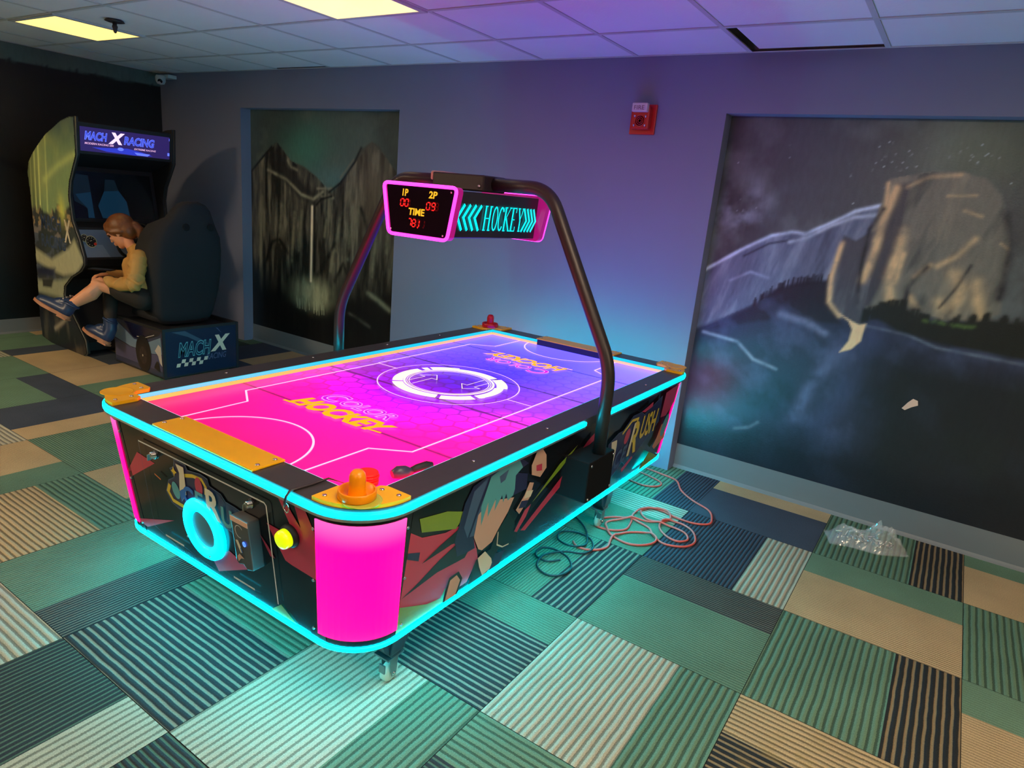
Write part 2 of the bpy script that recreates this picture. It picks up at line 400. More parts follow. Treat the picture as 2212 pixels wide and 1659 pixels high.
# band looks: (rib colour, groove colour, ribs pitch in m, relief)
LOOK = {'T': (T_, shade(T_, 0.4), .0135, .45), 'Ts': (T_, shade(T_, .6), .0135, .12), 'Tc': (T_, shade(T_, .28), .0225, .9),
        'L': (L_, shade(L_, 0.35), .0240, .85), 'G': (G_, shade(G_, .35), .0240, .9), 'Gf': (G_, shade(G_, .5), .0130, .7), 'Gs': (G_, shade(G_, .7), .0135, .25),
        'D': (D_, shade(G_, .75), .0180, .7), 'Df': (D_, shade(L_, .55), .0135, .7), 'Dl': (D_, shade(L_, .55), .0250, .95), 'S': (S_, shade(S_, .7), .0135, .2), 'Sc': (S_, shade(S_, .28), .0180, .9),
        'Dc': (shade(D_, .75), shade(T_, .55), .0240, .95)}
TILES = {(0, -1): ('L', 'G'), (1, 0): ('G', 'Dc'), (0, 0): ('Gf', 'Df'), (1, 1): ('T', 'Gs'), (0, 1): ('Sc', 'L'), (1, 2): ('G', 'Dc'), (0, 2): ('S', 'Ts'),
         (-1, -1): ('Dl', 'Gf'), (-1, 0): ('Gf', 'Dl'), (-1, 1): ('Gf', 'L'), (-1, 2): ('G', 'Sc'), (-1, -2): ('L', 'G'), (0, -2): ('D', 'G'), (1, -1): ('Dc', 'Tc'),
         (2, 0): ('T', 'Gs'), (2, 1): ('G', 'G'), (2, 2): ('Ts', 'Gs'), (-2, -2): ('Dl', 'G'), (-2, -3): ('D', 'L'), (-3, -2): ('Gf', 'Df'), (-3, -3): ('G', 'L'), (-1, -3): ('Dl', 'D'),
         (-4, -2): ('Tc', 'G'), (-4, -1): ('T', 'G'), (-5, -1): ('Gf', 'Gf'), (-6, -1): ('S', 'Ts'), (-5, -2): ('T', 'Gf'), (-7, -1): ('Gs', 'S'), (-7, 0): ('Ts', 'Gs'),
         (-8, 0): ('Ts', 'S'), (-8, -1): ('Gs', 'Gs'), (-6, 0): ('Gs', 'Ts'), (-9, 0): ('Gs', 'S'), (-8, 1): ('Ts', 'Gs'), (-7, 1): ('Ts', 'S'), (-9, 1): ('Ts', 'Gs'), (-10, 0): ('Gs', 'Ts'), (-5, 0): ('Gf', 'T'), (2, -1): ('G', 'T'), (1, -2): ('G', 'L'), (-2, -1): ('Gf', 'D')}
def build_floor():
    tx, ty, s = -0.8977, 2.0062, 0.61
    V, F, UVs, CA, CB = [], [], [], [], []
    names = ['T', 'L', 'G', 'Gf', 'D', 'Ts', 'Gs', 'S']
    rs = random.Random(3)
    for i in range(-10, 8):
        for j in range(-11, 3):
            a, b_ = TILES.get((i, j), (rs.choice(names), rs.choice(names)))
            x0, y0 = tx + s * i, ty + s * j; cut = s * 0.66; seam = 0.0012
            for nm, (p0, p1) in ((a, (seam, cut)), (b_, (cut, s - seam))):
                ra, ga, pitch, amp = LOOK[nm]
                if (i + j) % 2:  q = [(x0 + p0, y0 + seam), (x0 + p1, y0 + seam), (x0 + p1, y0 + s - seam), (x0 + p0, y0 + s - seam)]; ax = 0
                else: q = [(x0 + seam, y0 + p0), (x0 + s - seam, y0 + p0), (x0 + s - seam, y0 + p1), (x0 + seam, y0 + p1)]; ax = 1
                q = [(min(max(x, XL - .05), XR + .05), min(max(y, YB - .05), YD + ND + .02)) for x, y in q]
                if abs(q[0][0] - q[1][0]) < 1e-4 or abs(q[0][1] - q[2][1]) < 1e-4: continue
                k = len(V); V += [(x, y, 0) for x, y in q]; F.append((k, k + 1, k + 2, k + 3))
                UVs += [(p[ax] / pitch, p[1 - ax]) for p in q]; CA += [(*ra, 1)] * 4; CB += [(*ga, amp)] * 4
    # backing below the seams
    k = len(V); V += [(XL - .05, YB - .05, -.004), (XR + .05, YB - .05, -.004), (XR + .05, YD + ND + .02, -.004), (XL - .05, YD + ND + .02, -.004)]; F.append((k, k + 1, k + 2, k + 3))
    UVs += [(0.5, 0)] * 4; CA += [(.02, .02, .02, 1)] * 4; CB += [(.02, .02, .02, 0)] * 4
    me = bpy.data.meshes.new('floor'); me.from_pydata(V, [], F)
    uv = me.uv_layers.new(name='ribs'); uv.data.foreach_set('uv', [c for p in UVs for c in p])
    for nm, arr in (('rib_colour', CA), ('groove_colour', CB)):
        at = me.color_attributes.new(nm, 'FLOAT_COLOR', 'CORNER'); at.data.foreach_set('color', [c for p in arr for c in p])
    me.materials.append(carpet_material()); me.update()
    o = bpy.data.objects.new('floor', me); COL.objects.link(o); structure(o)
build_floor()

# ---- ceiling tiles in a T-bar grid
tile_m = mat('ceiling_tile', (0.87, 0.87, 0.9), 0.9, noise=0.06, nscale=2.2, bump=0.35, bscale=120)
tbar_m = mat('ceiling_tbar', (0.6, 0.6, 0.6), 0.5)
plenum_m = mat('plenum_dark', (0.03, 0.03, 0.028), 0.9)
CX0, CA_, CB_ = -2.9805, 0.6195, 0.5850
FIX = {}
def ceiling():
    xs = [CX0 + CA_ * k for k in range(-6, 11)]; xs = [XL] + [x for x in xs if XL + .05 < x < XR - .05] + [XR]
    ys = [YD - 0.481 - 0.5612 * k for k in range(0, 15)]; ys = [y for y in ys if y > YB + .05]; ys = [YD] + ys + [YB]; ys = ys[::-1]
    mb = MB(); gap = 0.011
    def is_fix(xc, yc):
        for (a, b, c, d) in FIXR: 
            if a - .02 < xc < b + .02 and c - .02 < yc < d + .02: return True
        return False
    for a, b in zip(xs[:-1], xs[1:]):
        for c, d in zip(ys[:-1], ys[1:]):
            xc, yc = (a + b) / 2, (c + d) / 2
            if is_fix(xc, yc): continue
            z = ZC + 0.004; M4 = None; g0 = g1 = g2 = 0
            if abs(d - YD) < 1e-3 and abs(a - (CX0 + 3 * CA_)) < 0.01:      # the tile that has slipped out of its frame
                g0, g1, g2 = 0.05, 0.018, 0.035
            if abs(d - YD) < 1e-3 and abs(a - (CX0 - 3 * CA_)) < 0.01: g1 = 0.03
            mb.box((a + gap * .5 + g0, c + gap * .5 + g2 * 0, z), (b - gap * .5, d - gap * .5 - g1 - g2, z + 0.014), tile_m)
    structure(mb.build('ceiling', fix=False))
    mb = MB(); t = 0.0115
    for x in xs[1:-1]:
        mb.box((x - t, YB, ZC), (x + t, YD, ZC + 0.003), tbar_m)
    for y in ys[1:-1]:
        mb.box((XL, y - t, ZC - 0.0006), (XR, y + t, ZC + 0.0028), tbar_m)
    for a, b in (((XL, YD - .012, ZC - .001), (XR, YD, ZC + .003)), ((XL, YB, ZC - .001), (XL + .02, YD, ZC + .003))): mb.box(a, b, tbar_m)
    structure(mb.build('trim_1', fix=False))
    mb = MB().box((XL - .1, YB - .1, ZC + .28), (XR + .1, YD + .2, ZC + .32), plenum_m); structure(mb.build('ceiling_plenum', fix=False))
# fixture rectangles (x0, x1, y0, y1) aligned with the grid
gx = lambda k: CX0 + CA_ * k
gy = lambda k: YD - 0.481 - 0.5612 * k
FIXR = [(gx(0), gx(1), gy(2), gy(1)), (gx(-4), gx(-3), gy(2), gy(1)), (gx(4), gx(5), gy(5), gy(3)), (gx(0), gx(1), gy(8), gy(6)), (gx(4), gx(5), gy(9), gy(7)), (gx(8), gx(9), gy(5), gy(3)), (gx(-4), gx(-3), gy(9), gy(7))]
ceiling()
def fixture(rect, label, col, strength, group=None):
    x0, x1, y0, y1 = rect; t = empty('ceiling_light', ((x0 + x1) / 2, (y0 + y1) / 2, ZC + .0032), label, 'ceiling light', group)
    e = bpy.data.materials.new('light_diffuser'); e.use_nodes = True; nt = e.node_tree; b = nt.nodes['Principled BSDF']
    b.inputs['Base Color'].default_value = (.5, .48, .4, 1); b.inputs['Roughness'].default_value = .4
    tc = nt.nodes.new('ShaderNodeTexCoord'); n = nt.nodes.new('ShaderNodeTexNoise'); n.inputs['Scale'].default_value = 3.0; nt.links.new(tc.outputs['Object'], n.inputs['Vector'])
    mr = nt.nodes.new('ShaderNodeMapRange'); mr.inputs['To Min'].default_value = strength * .85; mr.inputs['To Max'].default_value = strength * 1.12
    nt.links.new(n.outputs['Fac'], mr.inputs['Value']); nt.links.new(mr.outputs[0], b.inputs['Emission Strength']); b.inputs['Emission Color'].default_value = (*col, 1)
    fm = tbar_m; mb = MB(); w_ = .028; h0, h1 = ZC - .008, ZC + .0032
    for a, b_ in (((x0, y0, h0), (x1, y0 + w_, h1)), ((x0, y1 - w_, h0), (x1, y1, h1)), ((x0, y0 + w_, h0), (x0 + w_, y1 - w_, h1)), ((x1 - w_, y0 + w_, h0), (x1, y1 - w_, h1))): mb.box(a, b_, fm)
    mb.box((x0 + .005, y0 + .005, ZC + .05), (x1 - .005, y1 - .005, ZC + .06), tbar_m)
    mb.build('fixture_frame', t, fix=False)
    MB().box((x0 + w_, y0 + w_, ZC - .006), (x1 - w_, y1 - w_, ZC - .001), e).build('diffuser_panel', t)
    return t
fixture(FIXR[0], 'cream coloured ceiling light cut by the top edge above the hockey table', (1.0, .76, .34), 1.05)
fixture(FIXR[1], 'bright yellow lit square ceiling light in the left corner near the racing game', (1.0, .66, .16), 1.6)
for q, (c_, k_) in zip(FIXR[2:], (((1, .80, .54), .62), ((1, .84, .62), .12), ((1, .80, .54), .5), ((1, .78, .52), 1.5), ((1, .74, .44), 3.0))):  # out-of-view lights, added and tuned one by one to brighten the room
    fixture(q, 'unseen ceiling light added to light the room', c_, L_FIX * k_, 'added unseen ceiling lights')

# small devices on the ceiling and walls
t = empty('ceiling_sprinkler', (-4.56, 2.30, ZC), 'small dark round fitting hanging from the ceiling right of the yellow lit ceiling light', 'sprinkler')
dm = mat('dark_bronze', (0.05, 0.035, 0.03), 0.5)
MB().lathe([(.012, 0), (.012, -.03), (.016, -.035), (.008, -.07), (.0, -.075)], (-4.56, 2.30, ZC + .002), dm).build('sprinkler_stem', t)
MB().lathe([(.0, -.0), (.05, -.001), (.055, -.008), (.04, -.012), (0, -.012)], (-4.56, 2.30, ZC), dm).build('cover_plate', t)
t = empty('security_camera', (-6.36, 3.58, 2.23), 'small white security camera in the upper corner of the room', 'camera')
wm = mat('white_plastic', (.62, .62, .58), .4)
MB().box((-6.42, 3.60, 2.245), (-6.27, YD, 2.275), wm).build('camera_mount', t, bevel=.004)
o = MB().lathe([(0.0, .03), (.035, .028), (.043, .01), (.043, -.02), (.03, -.045), (0, -.052)], (-6.35, 3.575, 2.235), wm).build('camera_head', t)
MB().lathe([(0.0, .0), (.02, .0), (.02, .006), (0, .007)], (-6.322, 3.555, 2.212), M['gloss_black'], axis=(.5, -.5, -.5)).build('lens', o)

def fire_alarm():
    t = empty('fire_alarm', (-1.655, YD, 1.97), 'red wall mounted fire alarm strobe with white lens high on the grey wall', 'fire alarm')
    red = mat('alarm_red', rgb(200, 36, 30), .35)
    MB().box((-1.728, YD - .014, 1.895), (-1.578, YD, 2.052), red).build('back_plate', t, bevel=.004)
    hm = MB(); hm.box((-1.705, YD - .055, 1.918), (-1.60, YD - .012, 2.036), red); house = hm.build('housing', t, bevel=.008)
    lm = MB(); lm.box((-1.698, YD - .082, 2.005), (-1.607, YD - .05, 2.052), mat('strobe_lens', (.7, .6, .62), .15)); ln = lm.build('strobe_lens', t, bevel=.006)
    am = MB(); A = Art(am, lambda u, v, h: (u, YD - .0822 - h, v)); A.text('FIRE', -1.683, 2.016, .06, .022, mat('faint_lettering', (.2, .12, .13), .5)); am.build('lettering', ln)
    gl = MB()
    sg_ = MB()
    for x in (-1.685, -1.62):
        for z in (1.938, 1.985): sg_.lathe([(.0, 0), (.007, .001), (.005, .005), (0, .006)], (x, YD - .055, z), M['chrome'], axis=(0, -1, 0), seg=14)
    build_each(sg_, 'screw', house)
    for k in range(3): gl.lathe([(.03 - .009 * k, 0), (.03 - .009 * k, .002), (.026 - .009 * k, .002), (.026 - .009 * k, 0)], (-1.6525, YD - .0552, 1.962), red, axis=(0, -1, 0), seg=24)
    build_each(gl, 'grille_ring', house)
fire_alarm()
tag(MB().prism([(0, 0), (.015, -.006), (.04, .015), (.065, .03), (.06, .052), (.038, .058), (.02, .035)], lambda u, v, d: (-.095 + u, YD + ND - .0075 - .003 * d, .655 + v), mat('bare_plaster', rgb(235, 196, 176), .8)).build('plaster_patch'),
    'small bare pink patch chipped in the dark lower part of the right mural', 'patch')

# ------------------------------------------------------------------ painted murals in the niches and on the left wall
mural_m = vcol_mat('mural_paint', rough=0.36, spec=0.5, bump=0.25, bscale=90, nz=0.22)
def mural_waterfall():
    c = Canvas(NX0 + .001, NX1 - .001, .15, NZ - .001, 230, 235); U, V = c.U, c.V
    n1 = vnoise(U + 9, V, 2.2, 1); n2 = vnoise(U + 9, V, 5, 2, 5); st = vnoise(U * 6 + 60, V * .9 + 3, 4, 5, 4)
    sky = rgb(74, 84, 76); c.C[:] = sky
    c.blend(np.clip((n1 - .42) * 2.6, 0, .8), rgb(44, 46, 44)); c.blend(np.exp(-((U + 4.62) / .28) ** 2 - ((V - 1.72) / .2) ** 2) * .8, rgb(62, 110, 92))
    c.blend(np.clip((n2 - .55) * 2, 0, .5), rgb(92, 96, 84)); c.blend(np.exp(-((U + 4.3) / .3) ** 2 - ((V - 1.5) / .1) ** 2) * .6, rgb(78, 110, 108))
    rock, dark = rgb(70, 66, 56), rgb(20, 19, 17)
    c.poly([(-5.4, 1.46), (-5.2, 1.6), (-5.06, 1.72), (-4.98, 1.76), (-4.9, 1.70), (-4.8, 1.62), (-4.63, 1.58), (-4.48, 1.51), (-4.37, 1.43), (-4.3, 1.40), (-4.2, 1.47), (-4.07, 1.61), (-3.98, 1.74), (-3.87, 1.80), (-3.79, 1.77), (-3.70, 1.68), (-3.64, 1.60), (-3.5, 1.5), (-3.5, .1), (-5.4, .1)], rock, .008)
    land = c.inside([(-5.4, 1.46), (-5.2, 1.6), (-4.98, 1.76), (-4.8, 1.62), (-4.48, 1.51), (-4.3, 1.40), (-4.07, 1.61), (-3.87, 1.80), (-3.7, 1.68), (-3.5, 1.5), (-3.5, .1), (-5.4, .1)])
    c.blend(land * np.clip((st - .45) * 4, 0, .85), dark); c.blend(land * np.clip((.42 - st) * 4, 0, .75), rgb(112, 106, 88))
    c.blend(land * np.exp(-((U + 3.85) / .22) ** 2 - ((V - 1.45) / .3) ** 2) * .45, rgb(112, 94, 74))
    c.poly([(-5.0, 1.74), (-4.93, 1.70), (-4.86, 1.6), (-4.78, 1.56), (-4.62, 1.44), (-4.45, 1.38), (-4.5, 1.30), (-4.7, 1.34), (-4.9, 1.46), (-5.08, 1.6)], rgb(34, 31, 29), .03, .85)
    for p, w_, a in (([(-5.1, 1.53), (-4.86, 1.47), (-4.67, 1.36), (-4.52, 1.33), (-4.40, 1.40)], .014, .8), ([(-4.84, 1.62), (-4.8, 1.57), (-4.72, 1.55)], .012, .7), ([(-4.42, 1.36), (-4.28, 1.36)], .012, .6), ([(-4.47, 1.42), (-4.3, 1.43)], .01, .6)): c.stroke(p, rgb(128, 122, 100), w_, a, .6)
    for p in ([(-5.38, 1.47), (-5.2, 1.61), (-5.05, 1.72)], [(-4.33, 1.40), (-4.2, 1.48), (-4.05, 1.64), (-3.98, 1.75)], [(-4.48, 1.29), (-4.42, 1.34), (-4.3, 1.37)]): c.stroke(p, rgb(14, 14, 14), .012, .9)
    c.stroke([(-4.2, 1.52), (-4.06, 1.66)], rgb(104, 98, 82), .009, .8)
    for x, z0, z1 in ((-4.94, .95, 1.25), (-4.77, .8, 1.2), (-4.68, .9, 1.22), (-4.36, 1.05, 1.24), (-4.22, .95, 1.2), (-4.08, .9, 1.3), (-4.0, 1.2, 1.3), (-3.8, .8, 1.2), (-3.66, 1.0, 1.5), (-5.2, .8, 1.3), (-4.28, .78, .95)):
        c.stroke([(x + .02, z1), (x, (z0 + z1) / 2), (x - .015, z0)], rgb(104, 102, 82), .018, .6, .9, int(-x * 90))
    for p in ([(-5.15, .72), (-5.05, .93), (-4.95, .96), (-4.84, .86)], [(-4.45, .72), (-4.32, .9), (-4.26, 1.0)], [(-3.96, 1.3), (-3.86, 1.1), (-3.9, .8)], [(-4.24, .7), (-4.15, .85), (-4.05, .7)]): c.stroke(p, dark, .022, .85, .4)
    fade = np.clip(1 - (V - .48 - .1 * (n2 - .5) - .17 * np.exp(-((U + 3.5) / .5) ** 2)) / .28, 0, 1); c.blend(fade * .96, rgb(13, 12, 13))
    spray = np.exp(-(((U + 4.53) / .25) ** 2 + ((V - .55) / .13) ** 2) ** 1.6); c.blend(np.clip(spray * (.6 + 1.2 * (vnoise(U * 3 + 20, V, 9, 8) - .3)), 0, .9), rgb(142, 142, 112))
    for k in range(26):
        x = -4.74 + .42 * random.random(); z = .46 + .05 * random.random(); c.stroke([(x, z), (x + .005, z - .05 - .04 * random.random())], rgb(140, 140, 112), .005, .8)
    c.stroke([(-4.53, 1.27), (-4.533, 1.0), (-4.538, .66)], rgb(212, 196, 168), .013, 1.0); c.stroke([(-4.50, 1.27), (-4.498, .75)], rgb(12, 12, 12), .01, .8)
    c.stroke([(-3.86, .66), (-3.75, .62), (-3.62, .56)], rgb(98, 98, 80), .022, .8, .8); c.stroke([(-4.06, .46), (-3.95, .43), (-3.83, .39)], rgb(66, 66, 58), .014, .7, .7)
    c.C *= 1.8
    structure(c.build('wall_back_mural_left', lambda u, v: (u, YD + ND - .004, v), mural_m))
def mural_cliff():
    c = Canvas(NX2 + .001, NX3 - .001, .150, NZ - .001, 330, 250); U, V = c.U, c.V
    n1 = vnoise(U + 9, V, 1.8, 11); n2 = vnoise(U + 9, V, 5, 12, 5); n3 = vnoise(U + 20, V, 12, 13, 4); st = vnoise(U * 5 + 60 - V * 1.2, V * .8 + 3, 4, 15, 4)
    c.C[:] = rgb(70, 70, 70); c.blend(np.clip((n1 - .4) * 2.4, 0, .8), rgb(44, 42, 42)); c.blend(np.clip((n2 - .52) * 3, 0, .6), rgb(92, 96, 92))
    c.blend(np.exp(-((U + .05) / .28) ** 2 - ((V - 1.9) / .18) ** 2) * .6, rgb(86, 98, 72)); c.blend(np.exp(-((U - .7) / .5) ** 2 - ((V - 1.6) / .5) ** 2) * .6, rgb(50, 44, 40))
    c.blend(np.exp(-((U + 1.06 + (1.54 - V) * .5) / .12) ** 2 - ((V - 1.54) / .12) ** 2) * np.clip((n3 - .4) * 3, 0, 1) * .8, rgb(130, 138, 142))
    rs = random.Random(5)
    for k in range(60):
        x = rs.uniform(-1.15, 1.2); z = rs.uniform(1.55, 1.98)
        if k < 45: x, z = rs.choice([(-.42, 1.76), (-.35, 1.84), (-.08, 1.87), (-1.03, 1.5)]); x += rs.gauss(0, .06); z += rs.gauss(0, .035)
        c.stroke([(x, z), (x + .001, z)], rgb(150, 160, 156), rs.uniform(.0015, .0034), .8)
    ridge = [(-1.2, 1.20), (-1.02, 1.33), (-.88, 1.42), (-.78, 1.45), (-.71, 1.45), (-.62, 1.50), (-.5, 1.58), (-.38, 1.62)]
    c.poly(ridge + [(-.3, 1.5), (-.3, .15), (-1.2, .15)], rgb(86, 90, 104), .01)
    land = c.inside(ridge + [(-.3, 1.5), (-.3, .8), (-1.2, .8)])
    c.blend(land * np.clip((st - .5) * 3.5, 0, .7), rgb(120, 124, 134)); c.blend(land * np.clip((.45 - st) * 3.5, 0, .7), rgb(56, 58, 70))
    c.stroke(ridge, rgb(170, 178, 186), .009, .95, .6); c.stroke([(-1.0, 1.30), (-.88, 1.38), (-.7, 1.43)], rgb(36, 38, 48), .007, .8)
    c.stroke([(-.78, 1.40), (-.7, 1.43), (-.6, 1.50), (-.5, 1.55), (-.4, 1.57)], rgb(150, 156, 164), .010, .9, .7); c.stroke([(-1.05, 1.16), (-.95, 1.22), (-.85, 1.2)], rgb(120, 124, 140), .008, .8, .7)
    # shoulder below with pine fringe
    slope = [(-1.2, .86), (-1.05, .95), (-.87, 1.07), (-.81, 1.14), (-.71, 1.19), (-.55, 1.23), (-.5, 1.22), (-.3, 1.1), (1.3, 1.16), (1.3, .1), (-1.2, .1)]
    c.poly(slope, rgb(40, 42, 58), .012); low = c.inside(slope)
    c.poly([(-.87, 1.07), (-.81, 1.14), (-.71, 1.19), (-.55, 1.23), (-.53, 1.12), (-.45, 1.02), (-.62, 1.0), (-.8, .98), (-1.1, .88)], rgb(30, 28, 36), .012)
    for k in range(60):
        x = -.92 + .4 * rs.random(); z = float(np.interp(x, [-1.05, -.87, -.81, -.71, -.55], [.95, 1.07, 1.14, 1.19, 1.23])); c.stroke([(x, z - .01), (x, z + .02 + .018 * rs.random())], rgb(26, 24, 30), .004, .9)
    c.blend(low * np.clip((vnoise(U * 2 + V * 1.5 + 30, V * 1.5 - U * .9 + 30, 3, 19) - .5) * 3, 0, .6), rgb(66, 72, 96)); c.blend(low * np.clip((n2 - .55) * 3, 0, .5), rgb(22, 22, 30))
    for p, cc, w_ in (([(-1.15, .85), (-.95, .83), (-.85, .75), (-.72, .72)], (120, 124, 138), .009), ([(-.75, 1.02), (-.62, 1.0), (-.52, .96)], (96, 100, 120), .02), ([(-.42, .88), (-.52, .7), (-.58, .48)], (74, 78, 104), .035), ([(-.34, 1.03), (-.15, 1.02), (-.02, .98), (.3, .97), (.7, .95)], (86, 92, 104), .008), ([(-.3, .98), (-.36, .7), (-.45, .45)], (48, 52, 74), .07), ([(-.88, .33), (-.8, .36), (-.76, .4)], (110, 118, 130), .01)): c.stroke(p, rgb(*cc), w_, .75, .7)
    rightdark = np.clip((U + .36 + .12 * (n2 - .5)) / .25, 0, 1) * np.clip((.98 - V) / .15, 0, 1); c.blend(rightdark * .88, rgb(24, 26, 27)); c.blend(rightdark * np.clip((n1 - .5) * 2, 0, .5), rgb(34, 42, 38))
    c.blend(np.clip((.5 - V - .12 * n2) / .18, 0, .85), rgb(20, 21, 26))
    # the cliff
    dome = [(-.385, 1.74), (-.33, 1.755), (-.2, 1.785), (-.09, 1.785), (0, 1.765), (.07, 1.70), (.13, 1.56), (.17, 1.42), (.17, 1.3), (.19, 1.18), (.1, 1.13), (-.01, 1.12), (-.11, 1.13), (-.3, 1.12), (-.39, 1.10), (-.40, 1.3), (-.41, 1.5)]
    c.poly(dome, rgb(98, 92, 80), .008); dm_ = c.inside(dome)
    c.blend(dm_ * np.clip((vnoise(U * 4 - V * 1.0 + 50, V * .9, 4, 23, 4) - .5) * 4, 0, .8), rgb(58, 58, 56)); c.blend(dm_ * np.clip((.46 - vnoise(U * 5 + 50, V * .8, 4, 25, 4)) * 4, 0, .6), rgb(124, 112, 92))
    c.poly([(-.35, 1.72), (-.29, 1.73), (-.28, 1.5), (-.3, 1.3), (-.34, 1.13), (-.385, 1.12), (-.36, 1.4)], rgb(52, 50, 56), .012, .9)
    tower = [(-.53, 1.46), (-.47, 1.44), (-.42, 1.48), (-.385, 1.5), (-.37, 1.3), (-.36, 1.12), (-.345, 1.04), (-.40, 1.02), (-.46, 1.05), (-.52, 1.11), (-.555, 1.2), (-.54, 1.33)]
    c.poly(tower, rgb(64, 62, 66), .007); c.blend(c.inside(tower) * np.clip((.5 - vnoise(U * 6 + 50, V, 4, 27, 4)) * 3, 0, .6), rgb(92, 90, 90))
    tan = rgb(186, 152, 108)
    for p, w_, a in (([(-.53, 1.42), (-.545, 1.25), (-.53, 1.12), (-.47, 1.06)], .012, .9), ([(-.345, 1.70), (-.37, 1.55), (-.375, 1.40), (-.40, 1.25)], .018, .85), ([(-.385, 1.72), (-.37, 1.6), (-.385, 1.45)], .01, .7), ([(-.27, 1.5), (-.275, 1.4), (-.285, 1.28), (-.26, 1.16)], .022, .95), ([(-.25, 1.4), (-.255, 1.26)], .012, .8),
                     ([(-.30, 1.71), (-.22, 1.76), (-.1, 1.775)], .010, .6), ([(.02, 1.5), (-.03, 1.42), (-.1, 1.36)], .014, .5), ([(-.13, 1.36), (-.18, 1.3)], .012, .5), ([(-.02, 1.33), (0.02, 1.26), (.0, 1.16)], .03, .6), ([(.07, 1.3), (.1, 1.2), (.12, 1.15)], .026, .6), ([(-.06, 1.2), (-.03, 1.14)], .022, .6), ([(.12, 1.49), (.15, 1.47)], .006, .7), ([(-.18, 1.2), (-.14, 1.15)], .016, .5), ([(-.05, 1.62), (.02, 1.6)], .008, .5), ([(-.13, 1.68), (-.02, 1.69)], .007, .4)): c.stroke(p, tan, w_, a, .7)
    for p, w_ in (([(.03, 1.38), (.0, 1.28), (-.05, 1.17)], .008), ([(.11, 1.62), (.16, 1.45), (.17, 1.25)], .02), ([(-.38, 1.6), (-.42, 1.5), (-.42, 1.3), (-.4, 1.14)], .012), ([(-.14, 1.35), (-.2, 1.25), (-.19, 1.14)], .014)): c.stroke(p, rgb(34, 33, 36), w_, .8, .5)
    c.poly([(-.47, 1.07), (-.42, 1.04), (-.395, 1.0), (-.40, .94), (-.43, .875), (-.38, .90), (-.345, .95), (-.34, 1.04), (-.37, 1.03), (-.40, 1.04)], rgb(204, 168, 124), .005)
    for k in range(110):
        x = -.36 + 1.6 * rs.random(); z = float(np.interp(x, [-.36, -.29, -.21, -.11, -.01, .04, .16, .27, 1.3], [1.10, 1.14, 1.17, 1.12, 1.09, 1.13, 1.16, 1.15, 1.13])); c.stroke([(x, z - .05), (x, z + .018 * rs.random())], rgb(22, 23, 20), .010, .95)
    c.poly([(-.36, 1.10), (-.29, 1.14), (-.21, 1.16), (-.11, 1.11), (-.01, 1.09), (.04, 1.12), (.16, 1.15), (1.3, 1.14), (1.3, .96), (.3, .99), (0, 1.0), (-.2, 1.03)], rgb(24, 25, 23), .012)
    for k in range(14): x = -.1 + .2 * rs.random(); c.stroke([(x, 1.10), (x + .01, 1.09 + .02 * rs.random())], rgb(62, 78, 40), .008, .7)
    c.C = c.C * np.array([1.75, 1.85, 1.95])
    structure(c.build('wall_back_mural_right', lambda u, v: (u, YD + ND - .004, v), mural_m))
def mural_left():
    c = Canvas(YB, YD - .001, .122, ZC - .002, 420, 130); U, V = c.U, c.V
    n1 = vnoise(U + 9, V, 1.1, 31); n2 = vnoise(U + 9, V, 4, 32, 5)
    c.C[:] = rgb(96, 118, 112); c.blend(np.clip((n2 - .4) * 2, 0, .5), rgb(80, 98, 96))
    top = 2.165 + .03 * (vnoise(U + 9, V * 0, 6, 33, 5) - .5) + .02 * np.clip(U - 2, 0, 2)
    c.blend(np.clip((top - V) / .012, 0, 1), rgb(34, 30, 26)); c.blend((V < top) * np.clip((n1 - .45) * 2.2, 0, .7), rgb(54, 52, 44))
    c.blend((V < 1.4) * np.clip((n1 - .45) * 2.5, 0, .7) * np.clip((V - .7) / .3, 0, 1), rgb(66, 62, 50))
    c.stroke([(2.2, 1.45), (2.5, 1.36), (2.8, 1.2)], rgb(20, 18, 16), .03, .8); c.blend(np.clip((.7 - V + .2 * (n2 - .5)) / .3, 0, .9), rgb(18, 17, 16))
    rs = random.Random(8)
    for k in range(90):
        y = YB + (YD - YB) * rs.random(); c.stroke([(y, 2.14), (y, 2.175 + .03 * rs.random())], rgb(24, 22, 20), .006, .9)
    structure(c.build('wall_left_mural', lambda u, v: (XL + .003, u, v), mural_m))
mural_waterfall(); mural_cliff(); mural_left()

# ------------------------------------------------------------------ the air hockey table
TX0, TX1, TY0, TY1, ZT = -2.4185, -1.0555, 1.035, 3.433, 0.700
CXM, CYM = -1.737, 2.234
RW = 0.110                                                        # width of the top rails
ZF = 0.667                                                        # playing surface
table = empty('air_hockey_table', (CXM, CYM, 0), 'large lit air hockey table with glowing cyan edges and an overhead scoreboard', 'air hockey table')
def face_near(u, z, h): return (u, 1.05 + (.68 - z) * .1111 - h, z)
def face_far(u, z, h): return (2 * CXM - u, 2 * CYM - (1.05 + (.68 - z) * .1111) + h, z)
def face_right(v, z, h): return (-1.07 - (.68 - z) * .1111 + h, v, z)
def face_left(v, z, h): return (2 * CXM + 1.07 + (.68 - z) * .1111 - h, 2 * CYM - v, z)

# body: tapering rounded box
mb = MB(); rings = []
for z in (.225, .45, .664):
    k = (.68 - z) * .1111; rings.append([(x, y, z) for x, y in rrect(2 * CXM + 1.07 + k, -1.07 - k, 1.05 + k, 2 * CYM - 1.05 - k, .165 - k * .3, 12)])
mb.rings(rings, M['gloss_black'], cap=True)
body = mb.build('cabinet_body', table)
